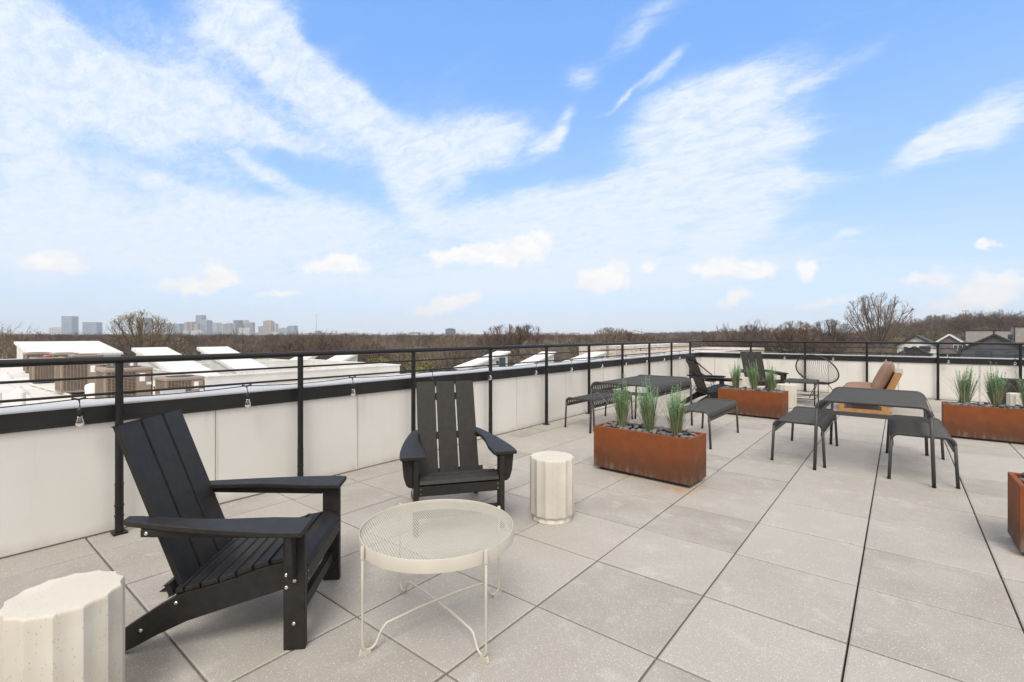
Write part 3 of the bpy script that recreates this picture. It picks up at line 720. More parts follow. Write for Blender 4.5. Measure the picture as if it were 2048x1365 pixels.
def pebbles(cx, cy, rz, label, spots, seed, xmin=-.44, xmax=.44, n=70):
    rn = random.Random(seed); placed = []
    tries = 0
    while len(placed) < n and tries < 6000:
        tries += 1
        s = rn.choice((.75, .9, 1.0, 1.15, 1.35)); x = rn.uniform(xmin, xmax); y = rn.uniform(-.145, .145)
        if any(math.hypot(x-px_, (y-py_)) < .026*(s+ps_)*.82 for px_, py_, ps_ in placed): continue
        if any(math.hypot(x-a, y-b_) < .035 for a, b_ in spots): continue
        placed.append((x, y, s))
    c, sn = math.cos(rz), math.sin(rz)
    for i, (x, y, s) in enumerate(placed):
        if len(peb) < 5:
            o = pebble_mesh(len(peb)*7+1).build('pebble', MT['pebble'], smooth='all'); peb.append(o.data)
        else:
            o = bpy.data.objects.new('pebble', rn.choice(peb)); C.objects.link(o)
        o.location = (cx+x*c-y*sn, cy+x*sn+y*c, .43-.030+rn.uniform(0, .026)+(.010*s))
        o.rotation_euler = (rn.uniform(-.45, .45), rn.uniform(-.45, .45), rn.uniform(0, 6.28)); o.scale = (s, s*rn.uniform(.85, 1.15), s*rn.uniform(.85, 1.25))
        tag(o, label, 'pebble', 'dark river stones '+label[len('smooth dark grey river stone '):])
def grass_mesh(seed):
    rn = random.Random(seed); m = MB()
    def blade(p, az, lean, h, w, curve, seg=6):
        vs = []; x, y = p; d = Vector((math.cos(az), math.sin(az))); t = Vector((-math.sin(az+rn.uniform(-.9, .9)), math.cos(az+rn.uniform(-.9, .9))))
        for i in range(seg+1):
            u = i/seg; out = lean*h*u+curve*h*u*u; z = h*(u-.25*curve*u*u*2); ww = w*(1-u**1.8)*.5+.0003
            c = Vector((x, y))+d*out; vs += [(c.x-t.x*ww, c.y-t.y*ww, z), (c.x+t.x*ww, c.y+t.y*ww, z)]
        m.add(vs, [(2*i, 2*i+1, 2*i+3, 2*i+2) for i in range(seg)])
    for k in range(150):
        m.cur = 0 if rn.random() < .68 else 1; a = rn.uniform(0, 2*PI); q = .028*math.sqrt(rn.random())
        blade((q*math.cos(a), q*math.sin(a)), a+rn.uniform(-.5, .5), rn.uniform(.0, .26), rn.uniform(.16, .30), rn.uniform(.0028, .0048), rn.uniform(0, .12))
    for k in range(34):                      # long arching dry blades
        m.cur = 1 if rn.random() < .6 else 0; a = rn.uniform(0, 2*PI)
        blade((.02*math.cos(a), .02*math.sin(a)), a, rn.uniform(.18, .45), rn.uniform(.24, .36), rn.uniform(.0018, .0026), rn.uniform(.1, .45), 8)
    for k in range(44):                      # sprigs set with little leaves
        a = rn.uniform(0, 2*PI); lean = rn.uniform(0, .26)*(1 if k > 4 else .25); h = rn.uniform(.22, .33) if k > 4 else rn.uniform(.34, .41)
        d = Vector((math.cos(a), math.sin(a), 0)); m.cur = 0
        pts = [d*(.015+lean*h*(i/4))+Vector((0, 0, h*i/4)) for i in range(5)]; m.tube(pts, [.0014, .0012, .001, .0008, .0005], 3, cap=False)
        m.cur = 2; u = .42
        while u < 1.0:
            c = d*(.015+lean*h*u)+Vector((0, 0, h*u)); aa = rn.uniform(0, PI)
            for s in (0, PI):
                dd = Vector((math.cos(aa+s), math.sin(aa+s), rn.uniform(.3, .9))).normalized(); t = dd.cross(Vector((0, 0, 1))).normalized(); ln = rn.uniform(.012, .020)*(1.15-u*.5); wl = ln*.38
                m.add([c, c+dd*ln*.5+t*wl, c+dd*ln, c+dd*ln*.5-t*wl], [(0, 1, 2, 3)])
            u += rn.uniform(.022, .036)
    return m
gm = [grass_mesh(s) for s in (3, 8, 15)]; gmd = []
def plant(x, y, i, rz, sc_, label):
    if len(gmd) <= i: o = gm[i].build('ornamental_grass', [MT['blade'], MT['blade2'], MT['sprig']]); gmd.append(o.data)
    else: o = bpy.data.objects.new('ornamental_grass', gmd[i]); C.objects.link(o)
    o.location = (x, y, .385); o.rotation_euler = (.07*math.sin(rz*3+x), .07*math.cos(rz*5+y), rz); o.scale = (sc_*1.25, sc_*1.25, sc_*1.42); return tag(o, label, 'plant', 'ornamental grass tufts in the planters')
PL = [(-1.885, 4.415, R(-3.6), 'nearest rust-orange steel planter, with three grass tufts, rust stains on the paving below', 'in the nearest planter', 74, -.44),
      (-1.90, 8.69, R(-4), 'rust-orange steel planter in front of the distant Adirondack chairs', 'in the far-left planter', 74, -.44),
      (.93, 8.60, R(.5), 'rust-orange steel planter at the right, before the far wall, cut by the frame', 'in the right planter', 74, -.44),
      (1.045, 4.36, R(1.), 'rust-orange steel planter of which only one end shows at the right edge', 'in the planter cut off at the right edge', 62, -.44)]
pl0 = planter(PL[0][3]); pl0.location = (PL[0][0], PL[0][1], 0); pl0.rotation_euler = (0, 0, PL[0][2])
offs = [[(-.275, .0), (.02, .0), (.285, .0)], [(-.27, .0), (.03, .02), (.29, .0)], [(-.275, .02), (.015, .0), (.30, .0)], [(-.10, .0), (.2, .0)]]
names = ['left', 'middle', 'right']
for k, (x, y, rz, lab, wh, n, xm) in enumerate(PL):
    if k: dup(pl0, (x, y, 0), rz, lab)
    pebbles(x, y, rz, 'smooth dark grey river stone '+wh, offs[k], 20+k, n=n)
    for q, (ox, oy) in enumerate(offs[k]):
        if k == 3: continue
        c, s = math.cos(rz), math.sin(rz)
        plant(x+ox*c-oy*s, y+ox*s+oy*c, (q+k) % 3, k*1.3+q*2.1, (1.0, 1.0, .96)[q]*(1, .97, 1.08, 1)[k], names[q]+' tuft of green and straw grass '+wh)

# ------------------------------------------------------------------ far seating
def acapulco(label):
    r = empty('string_chair', (0, 0, 0), 0, label, 'chair', 'black cord lounge chairs'); n = 56
    def rim(a): # a=0 front, pi = top of the back
        y = .34*math.cos(a)-.10; x = .40*math.sin(a)*(1-.10*math.cos(a)); z = .565-.285*math.cos(a)+.03*math.cos(2*a)
        return Vector((x, y, z))
    def inner(a): return Vector((.135*math.sin(a), .03+.13*math.cos(a), .30-.01*math.cos(a)))
    m = MB(); m.tube([rim(2*PI*i/n) for i in range(n)], .0135, 8, closed=True); m.build('hoop', MT['rail'], r, smooth='all')
    m = MB(); m.tube([inner(2*PI*i/24) for i in range(24)], .011, 8, closed=True); m.build('seat_ring', MT['rail'], r, smooth='all')
    m = MB()
    for i in range(n):
        a = 2*PI*(i+.5)/n; p, q = rim(a), inner(a); mid = (p+q)/2+Vector((0, -.02, -.03)); m.tube([p, mid, q], .0032, 4)
        m.tube([rim(a+.02)+Vector((0, 0, .002)), rim(a+.06)], .0165, 6)
    for i in range(-5, 6):
        x = i*.024; h = math.sqrt(max(0, .0182-x*x)); m.tube([(x, .03-h, .30), (x, .03+h, .29)], .0032, 4)
    m.build('cords', MT['rail'], r)
    for (x, y) in ((-.28, .22), (.28, .22), (0, -.34)):
        m = MB(); m.tube([(x*.38, .03+y*.36, .30), (x, y, .008)], .0075, 7); l = m.build('leg', MT['rail'], r, smooth='all')
        m = MB(); m.lathe([(.012, 0), (.012, .02)], 10, (x, y, 0.0005)); m.build('foot_cap', MT['rail'], l)
    return r
ac = acapulco('black cord hoop chair beside the dark wicker table at the far wall'); ac.location = (-1.35, 12.25, 0); ac.rotation_euler = (0, 0, R(180+28))
dup(ac, (-3.42, 11.25, 0), R(-82), 'black cord hoop chair in the far left corner, half hidden behind an Adirondack chair')

r = empty('wicker_side_table', (-1.50, 10.88, 0), R(2), 'low rectangular dark wicker table on thin black legs', 'table')
m = MB(); m.box(-.27, .27, -.40, .40, .418, .44)
for i in range(26):
    y = -.39+.78*i/25; m.box(-.268, .268, y-.008, y+.008, .4395, .444)
m.build('tabletop', MT['wicker'], r, bevel=.003)
for sx_ in (-1, 1):
    for sy_ in (-1, 1):
        m = MB(); m.tube([(sx_*.25, sy_*.375, 0), (sx_*.25, sy_*.375, .42)], .011, 8); m.build('leg', MT['rail'], r, smooth='all')
m = MB(); m.tube([(-.25, -.375, .13), (.25, -.375, .13)], .007); m.tube([(-.25, .375, .13), (.25, .375, .13)], .007); m.tube([(-.25, -.375, .13), (-.25, .375, .13)], .007)
m.tube([(.25, -.375, .13), (.25, .375, .13)], .007); m.tube([(-.25, -.375, .14), (.25, .375, .14)], .007); m.build('stretcher', MT['rail'], r, smooth='all')

# loveseat of teak with tan cushions; faces -x
r = empty('loveseat', (-.40, 10.75, 0), 0, 'teak loveseat with tan cushions seen from its side behind the right slatted table', 'sofa')
def cushion(x0, x1, y0, y1, z0, z1, crown=.03, nx=10, ny=10, shear=0.0):
    m = MB(); vs = []; fs = []
    def pt(u, v, top):
        sx_ = 2*u-1; sy_ = 2*v-1; e = (1-abs(sx_)**5)*(1-abs(sy_)**5); rr = .5+.5*e
        zc = (z0+z1)/2; hh = (z1-z0)/2; c = crown*(1-sx_**2)*(1-sy_**2); ins = .02*(1-e)
        z = zc+(1 if top else -1)*(hh*(e**.35)*.98+c*(1 if top else .4)); x = x0+(x1-x0)*u; y = y0+(y1-y0)*v
        return (x+shear*(z-z0), y, z)
    for top in (0, 1):
        o = len(vs)
        for j in range(ny+1):
            for i in range(nx+1): vs.append(pt(i/nx, j/ny, top))
        for j in range(ny):
            for i in range(nx):
                f = (o+j*(nx+1)+i, o+j*(nx+1)+i+1, o+(j+1)*(nx+1)+i+1, o+(j+1)*(nx+1)+i); fs.append(f if top else f[::-1])
    m.add(vs, fs); return m
for q, (a, b_) in enumerate(((-.55, -.005), (.005, .55))):
    cushion(-.43, .22, a, b_, .26, .44, .018, 16, 16).build('seat_cushion', MT['cush'], r, smooth='all')
    m = cushion(-.27, .27, a+.005, b_-.005, -.085, .085, .035, 14, 14)
    m.v = [(z*1.0, y, x) for x, y, z in m.v]; t = R(24)
    m.v = [(.165+x*math.cos(t)+z*math.sin(t)-.0, y, .60-x*math.sin(t)+z*math.cos(t)) for x, y, z in m.v]
    m.f = [f[::-1] for f in m.f]; m.build('back_cushion', MT['cush'], r, smooth='all')
m = MB()
for y in (-.54, .54): m.ribbon([(.16, .12), (.385, .70)], .10, y-.03, y+.03, axis='y')
m.ribbon([(.225, .30), (.385, .70)], .025, -.50, .50, axis='y'); m.build('back_frame', MT['teak'], r, bevel=.004)
m = MB(); m.ribbon([(.330, .7075), (.441, .7075)], .012, -.575, .575, axis='y'); m.build('top_rail', MT['teakg'], r, bevel=.003)
m = MB(); m.box(-.44, .26, -.56, .56, .185, .245)
m.box(-.44, .30, -.575, -.505, .0, .055); m.box(-.44, .30, .505, .575, .0, .055)
for y in (-.54, .54):
    m.box(-.44, -.36, y-.034, y+.034, .056, .184); m.box(.16, .24, y-.034, y+.034, .056, .184)
m.build('base_frame', MT['teak'], r, bevel=.004)

r = empty('covered_armchair', (1.72, 11.75, 0), 0, 'low black covered armchair at the right edge behind a cream stool', 'chair')
m = MB(); m.box(-.36, .36, .18, .36, .02, .57); m.box(-.36, .36, -.36, .18, .0, .30); m.build('seat_and_back', MT['cover'], r, bevel=.04, seg=4)
for s in (-1, 1):
    m = MB(); m.box(s*.36-.07, s*.36+.07, -.38, .38, .01, .535); m.build('arm', MT['cover'], r, bevel=.035, seg=4)

# ------------------------------------------------------------------ neighbouring roofs
def roofblock(name, label, x0, x1, y0, y1, z1, siding, roof, cat='building', par=.0, z0=-12):
    r = empty(name, (0, 0, 0), 0, label, cat)
    m = MB(); m.box(x0, x1, y0, y1, z0, z1-.004); m.build('walls', siding, r)
    m = MB(); m.box(x0-.06, x1+.06, y0-.06, y1+.06, z1-.003, z1+.05) if par == 0 else m.box(x0+.15, x1-.15, y0+.15, y1-.15, z1-.003, z1+.004)
    m.build('roof', roof, r)
    if par:
        m = MB(); t = .15
        for a in ((x0, x1, y0, y0+t), (x0, x1, y1-t, y1), (x0, x0+t, y0+t+.001, y1-t-.001), (x1-t, x1, y0+t+.001, y1-t-.001)): m.box(*a, z1-.002, z1+par)
        m.build('parapet', siding, r)
        m = MB(); t = .19
        for a in ((x0-.03, x1+.03, y0-.03, y0+t-.03), (x0-.03, x1+.03, y1-t+.03, y1+.03), (x0-.03, x0+t-.03, y0+t+.001-.03, y1-t-.001+.03), (x1-t+.03, x1+.03, y0+t+.001-.03, y1-t-.001+.03)): m.box(*a, z1+par+.001, z1+par+.035)
        m.build('parapet_cap', MT['white'], r)
    return r
roofblock('neighbouring_building', 'building with a wide pale membrane roof carrying the air conditioners, left beyond the parapet', -46, -4.52, -34, 5.2, -.32, MT['wsiding'], MT['roofw'])
roofblock('neighbouring_building', 'pale flat roof strip right behind the left parapet before the white siding wall', -15.9, -4.52, 5.3, 13.4, -.33, MT['wsiding'], MT['roofw'])
roofblock('townhouse', 'long white-sided flat-roofed townhouse block beyond the left parapet', -23, -16.0, 5.4, 12.5, -.42, MT['wsiding'], MT['roofw'], par=.5)
roofblock('townhouse', 'white-sided townhouse block standing farther back behind the first one', -33, -24, 8.6, 15, -.75, MT['wsiding'], MT['roofw'], par=.45)
m_ = roofblock('townhouse_row', 'white townhouse row carrying the line of sloped stair-head roofs', -31, -23.3, 22, 58, -2.2, MT['wsiding'], MT['roofw'], par=.3)
roofblock('townhouse_row', 'low beige flat roof in front of the beige building with small doors', -29, -19, 60.0, 96, -1.35, MT['bsiding'], MT['roofw'], par=.3)

def shed_y(label, X, Wd, y0, y1, zl, zh, zb, door=False):
    """stair-head: roof rises towards +y"""
    r = empty('stair_head', (0, 0, 0), 0, label, 'roof shed', 'white sloped stair heads on the roofs')
    x1 = X; x0 = X-Wd
    m = MB(); m.prism([(y0+.25, zb), (y1-.25, zb), (y1-.25, zh-.10), (y0+.25, zl)], x0+.12, x1-.12, 'x'); m.build('walls', MT['wsiding'], r)
    m = MB(); m.ribbon([(y0, zl+.02), (y1, zh)], .13, x0, x1, axis='x'); m.build('roof', MT['white'], r)
    if door:
        m = MB(); m.box(x1-.14, x1-.09, y1-1.25, y1-.55, zb+.03, zh-.42); m.build('door', MT['glassd'], r)
        m = MB(); m.box(x1-.12, x1-.0, y1-1.62, y1-1.42, zh-.85, zh-.65); m.build('wall_lamp', MT['blackp'], r)
    return r
def shed_x(label, xh, xl, y0, y1, zh, zl, zb):
    """stair-head: roof falls towards +x"""
    r = empty('stair_head', (0, 0, 0), 0, label, 'roof shed', 'white sloped stair heads on the roofs')
    m = MB(); m.prism([(xh+.2, zb), (xl-.1, zb), (xl-.1, zl), (xh+.2, zh-.1)], y0+.1, y1-.1, 'y'); m.build('walls', MT['wsiding'], r)
    m = MB(); m.ribbon([(xh, zh), (xl, zl)], .12, y0, y1, axis='y'); m.build('roof', MT['white'], r); return r
shed_y('white sloped stair head with a dark door, nearest of the row on the right', -23.9, 1.4, 24.6, 29.5, -1.1, -.02, -2.2, True)
shed_y('second white sloped stair head of the row, right of the one with the door', -23.9, 1.6, 31.4, 36.0, -1.45, -.25, -2.2)
shed_y('third white sloped stair head of the row', -23.9, 1.9, 39.0, 45.5, -1.5, -.52, -2.2)
shed_y('last low white sloped stair head, in front of the beige building', -22.0, 2.2, 55, 66, -1.5, -1.05, -2.2)
shed_x('wide white sloped roof shed behind the air conditioners at the far left', -40, -34.2, 3.6, 7.4, .88, .28, -.33)
shed_x('white sloped stair head to the right of the air conditioners, its roof falling towards us', -24, -17.6, 5.45, 6.66, .76, -.22, -.5)
shed_x('white sloped stair head right of the yellow-green tree', -24, -19.6, 7.75, 9.0, .74, -.12, -.5)
shed_y('white stair head seen side-on left of the second railing post', -24.0, 1.6, yat(553, -24), yat(640, -24)+.05, -.75, .34, -.8)
shed_y('white stair head seen side-on right of the second railing post', -27.0, 1.8, yat(655, -27), yat(724, -27), -.8, .24, -.85)
r = empty('roof_hatch', (0, 0, 0), 0, 'low grey-topped roof hatch behind the third air conditioner', 'roof hatch')
m = MB(); m.box(-14.6, -12.6, 4.3, 5.9, -.31, -.10); m.build('curb', MT['trim'], r); m = MB(); m.box(-14.75, -12.45, 4.15, 6.05, -.099, -.02); m.build('lid', MT['cap'], r, bevel=.02)

# beige building with door bump-outs
r = roofblock('beige_building', 'beige panelled flat-roofed building with small dark doors, beyond the left parapet near the corner', -36, -30.2, 60, 90, -.42, MT['bsiding'], MT['roofw'], par=.16)
for k, px in enumerate((1271, 1290, 1307, 1330)):
    y = yat(px, -29.4); m = MB(); m.box(-30.19, -29.4, y-1.8, y+1.8, -12, -.55); w_ = m.build('bay', MT['bsiding'], r)
    m = MB(); m.box(-29.401, -29.36, y-.3, y+.75, -2.6, -.95); m.build('door', MT['glassd'], w_)
    m = MB(); m.box(-29.40, -29.25, y-1.3, y-1.05, -1.2, -.98); m.build('lamp', MT['blackp'], w_)
for k in range(7):
    m = MB(); y = 62+4*k; m.lathe([(.12, -.42), (.12, -.1), (.2, -.08), (.2, .0)], 8, (-31.5, y, 0)); m.build('roof_vent', MT['whitep'], r)

# ------------------------------------------------------------------ air conditioners
def condenser(label):
    r = empty('air_conditioner', (0, 0, 0), 0, label, 'air conditioner', 'tan rooftop air conditioners'); w_ = .42; h = .80; A = MT['ac']
    m = MB(); m.box(-w_+.03, w_-.03, -w_+.03, w_-.03, .05, h-.02); m.build('core', MT['acd'], r)
    m = MB(); m.box(-w_, w_, -w_, w_, .02, .07)
    for sx_, sy_ in ((1, 1), (1, -1), (-1, 1), (-1, -1)): m.box(sx_*(w_-.02)-.022, sx_*(w_-.02)+.022, sy_*(w_-.02)-.022, sy_*(w_-.02)+.022, .07, h-.05)
    m.box(w_-.032, w_+.002, w_*.30, w_-.005, .0705, h-.0505); m.box(w_*.55, w_-.04, w_-.03, w_+.002, .0705, h-.0505)
    m.build('cabinet', A, r, bevel=.01)
    m = MB(); m.box(-w_-.008, w_+.008, -w_-.008, w_+.008, h-.05, h+.045); m.build('top_cap', A, r, bevel=.035, seg=3)
    m = MB(); m.lathe([(.30, h+.046), (.30, h+.055), (.06, h+.06)], 24, (0, 0, 0)); m.build('fan_guard', MT['acd'], r)
    m = MB(); nr = 22
    for i in range(nr):
        z = .09+(h-.16)*i/(nr-1)
        m.box(w_-.022, w_-.004, -w_+.03, w_*.30, z-.006, z+.006); m.box(-w_+.03, w_-.03, -w_+.004, -w_+.022, z-.006, z+.006)
    for i in range(8):
        y = -w_+.05+(w_*1.30-.06)*i/7; m.box(w_-.008, w_, y-.005, y+.005, .07, h-.05); x = -w_+.07+(2*w_-.14)*i/7; m.box(x-.005, x+.005, -w_, -w_+.008, .07, h-.05)
    m.build('grille', A, r)
    m = MB(); m.box(w_+.0025, w_+.005, w_*.42, w_*.66, h-.26, h-.08); m.build('label_plate', MT['sticker'], r)
    m = MB(); m.box(w_+.0025, w_+.005, w_*.72, w_*.93, h-.34, h-.28); m.build('label_plate', MT['sticker'], r)
    m = MB(); m.tube([(w_-.05, w_+.02, .40), (w_-.02, w_+.09, .30), (w_, w_+.13, .12), (w_-.02, w_+.14, -.05)], .018, 6); m.build('pipe', MT['asph'], r, smooth='all')
    for s in (-1, 1): m = MB(); m.box(-w_+.05, w_-.05, s*.3-.05, s*.3+.05, -.05, .019); m.build('sleeper', MT['wood'], r)
    return r
acs = [(157, 13.2, 1.0, 'tan rooftop air conditioner standing clear, second-nearest, white bucket at its side'), (248, 10.6, 1.0, 'nearest tan rooftop air conditioner, behind the first railing post'),
       (360, 10.0, .82, 'tan rooftop air conditioner with a grey meter box in front of it'), (95, 16.2, .95, 'tan rooftop air conditioner left of the free-standing one, with a red tag on top'),
       (75, 20.5, .95, 'far tan rooftop air conditioner at the left end of the group'), (128, 20.0, .95, 'tan rooftop air conditioner peeping over the top rail in the back row'),
       (172, 17.5, 1.0, 'tan rooftop air conditioner just behind and right of the free-standing one'), (244, 17.0, .86, 'small tan rooftop air conditioner in the back behind the nearest one')]
a0 = None
for px, d, s, lab in acs:
    x, y = at(px, d)
    if a0 is None: a0 = condenser(lab); a0.location = (x, y, -.22)
    else: o = dup(a0, (x, y, -.22), 0, lab, scale=s)
x, y = at(346, 9.35); r = empty('meter_box', (x, y, -.32), 0, 'pale grey electrical box on a post before the third air conditioner', 'electrical box')
m = MB(); m.box(-.05, .05, -.2, .2, .12, .62); m.build('box', MT['cap'], r, bevel=.01); m = MB(); m.box(-.09, -.06, -.26, .26, .46, .5); m.box(-.09, -.06, -.03, .03, .02, .46); m.build('bracket', MT['trim'], r)
x, y = at(184, 12.7); r = tag(MB().lathe([(.13, 0), (.14, .02), (.15, .24), (.12, .30), (.03, .33)], 14).build('vent_cowl', MT['whitep'], smooth=True), 'white dome vent at the foot of the free-standing air conditioner', 'vent'); r.location = (x, y, -.27)
x, y = at(96, 16.1); r = tag(MB().box(-.05, .05, -.07, .07, 0, .07).build('red_cap', mat('red_plastic', (.6, .06, .07), .5), bevel=.01), 'small red cap lying on an air conditioner', 'cap'); r.location = (x, y, .57)
vents = [(39, 12.9, 'squat white cone vent on the pale roof, left of the air conditioners'), (13, 17.5, 'tiny cone vent far out on the pale roof'), (43, 10.7, 'white vent pipe standing just behind the parapet cap'), (-5, 10.6, 'white vent pipe cut by the left frame edge')]
v0 = None
for i, (px, d, lab) in enumerate(vents):
    x, y = at(px, d); m = MB()
    m.lathe([(.2, 0), (.16, .08), (.07, .16), (.05, .18), (.05, .22)] if i < 2 else [(.16, 0), (.15, .03), (.07, .05), (.07, .32)], 14)
    o = m.build('roof_vent', MT['pvc'], smooth=True); o.location = (x, y, -.268); tag(o, lab, 'vent')
for (pa, da, pb, db, lab) in ((206, 12.6, 330, 11.6, 'grey conduit running across the pale roof behind the nearest air conditioner'), (60, 15.2, 140, 12.4, 'grey conduit running over the pale roof to the free-standing air conditioner'), (420, 13.4, 560, 12.0, 'grey conduit on the pale roof strip before the siding wall')):
    a, b_ = at(pa, da), at(pb, db); m = MB(); m.tube([(a[0], a[1], -.22), (b_[0], b_[1], -.22)], .03, 6)
    for k in range(5): u = (k+.5)/5; x, y = a[0]+(b_[0]-a[0])*u, a[1]+(b_[1]-a[1])*u; m.box(x-.09, x+.09, y-.06, y+.06, -.268, -.24)
    tag(m.build('conduit', MT['trim']), lab, 'pipe')
# ------------------------------------------------------------------ terrain
GZ = -12.0
def hillz(x, y):
    """ground height"""
    d = math.hypot(x, y); a = math.degrees(math.atan2(x, y))+38.87    # degrees right of the heading
    z = GZ
    if d > 60:
        f = max(0., min(1., (a-33)/9.)); f = f*f*(3-2*f); k = max(0., min(1., (d-170)/330.)); k = k*k*(3-2*k)
        z += f*k*(14+2.2*math.sin(x*.011)+1.5*math.sin(y*.017+1))
        g_ = max(0., min(1., (d-2700)/1600.)); z += g_*g_*(3-2*g_)*(22+8*math.sin(a*.23+1)+6*math.sin(a*.61)+3*math.sin(a*1.7))
        f2 = max(0., min(1., (a-8)/12.))*max(0., min(1., (34-a)/8.)); z += f2*max(0., min(1., (d-300)/600.))*7
    return z
m = MB(); ra = [0, 20, 60, 110, 170, 230, 300, 380, 470, 600, 800, 1100, 1500, 2100, 2800, 3200, 3600, 4100, 4500, 4700]; na = 180; vs = []
for q in ra:
    for j in range(na):
        a = 2*PI*j/na; x, y = q*math.cos(a), q*math.sin(a); vs.append((x, y, hillz(x, y)-(.0 if q < 4650 else 40)))
fs = [(i*na+j, i*na+(j+1) % na, (i+1)*na+(j+1) % na, (i+1)*na+j) for i in range(len(ra)-1) for j in range(na)]
m.add(vs, fs); structure(m.build('ground', MT['ground'], smooth='all'))

# ------------------------------------------------------------------ trees
def tree_mesh(seed, H=13., trunk=.28, nl=7, lv=4, spread=.9, up=.25, dens=1.0, r0=.17, bud=0., tw=.016, kids=(6, 6, 5), ls=(.62, .55, .55, .5), fan=False, jit=.13, lim=.62, sub=.75):
    rn = random.Random(seed); m = MB(); RL_ = (1, .42, .17, .065, .03)
    def rv(s): return Vector((rn.gauss(0, s), rn.gauss(0, s), rn.gauss(0, s)))
    def grow(p, d, ln, r, lev):
        ns = 4 if lev <= 1 else 3 if lev == 2 else 2 if lev == 3 else 1
        pts = [p.copy()]; dd = d.copy()
        for i in range(ns):
            dd = (dd+rv(jit if lev < 3 else jit*1.5)+Vector((0, 0, up*.28 if lev else 0))).normalized(); pts.append(pts[-1]+dd*(ln/ns))
        re = r*.5 if lev < lv else r*.3
        m.cur = 0 if lev < 2 else 1
        if lev >= 3 and ns == 1:
            q = pts[1]-pts[0]; o = q.orthogonal().normalized()*r; o2 = q.cross(o).normalized()*r
            m.add([pts[0]+o, pts[0]-o*.5+o2*.87, pts[0]-o*.5-o2*.87, pts[1]], [(0, 1, 3), (1, 2, 3), (2, 0, 3)])
        else: m.tube(pts, [r+(re-r)*i/ns for i in range(ns+1)], 6 if lev == 0 else 5 if lev == 1 else 3, cap=False)
        if bud and lev >= lv-1 and rn.random() < bud:
            m.cur = 2
            for _ in range(4):
                c = pts[-1]+rv(.25); s = rn.uniform(.045, .085); a = rv(1).normalized()*s; b_ = a.cross(rv(1)).normalized()*s*.7; m.add([c-a, c+b_, c+a, c-b_], [(0, 1, 2, 3)])
        if lev >= lv: return
        k = nl if lev == 0 else max(2, int(kids[min(lev-1, len(kids)-1)]*dens+rn.random()))
        for i in range(k):
            if lev == 0: t = rn.uniform(.55, 1.0) if i < k-2 else 1.0
            else: t = .25+.75*(i+rn.random())/k
            f = t*ns; j = min(int(f), ns-1); base = pts[j].lerp(pts[j+1], f-j); ax = (pts[j+1]-pts[j]).normalized()
            side = ax.orthogonal().normalized(); side.rotate(Matrix.Rotation(rn.uniform(0, 2*PI) if lev else 2*PI*(i+rn.uniform(-.25, .25))/k, 3, ax))
            sp_ = (spread if lev == 0 else sub)*rn.uniform(.55, 1.15) if not (fan and lev == 0) else spread*1.75*math.sqrt(((i*7) % k+.5)/k)
            nd = (ax+side*sp_).normalized()
            l2 = (H*(1-trunk)*lim*rn.uniform(.85, 1.1) if lev == 0 else ln*ls[min(lev, len(ls)-1)]*rn.uniform(.7, 1.15))
            grow(base, nd, l2, max(tw, r0*RL_[min(lev+1, 4)]), lev+1)
    grow(Vector((0, 0, 0)), Vector((0, 0, 1)), H*trunk, r0, 0)
    # normalise the height
    zs_ = sorted(v[2] for v in m.v); zmax = zs_[int(len(zs_)*.994)]; k = H/zmax; m.v = [(x*k, y*k, z*k) for x, y, z in m.v]
    return m
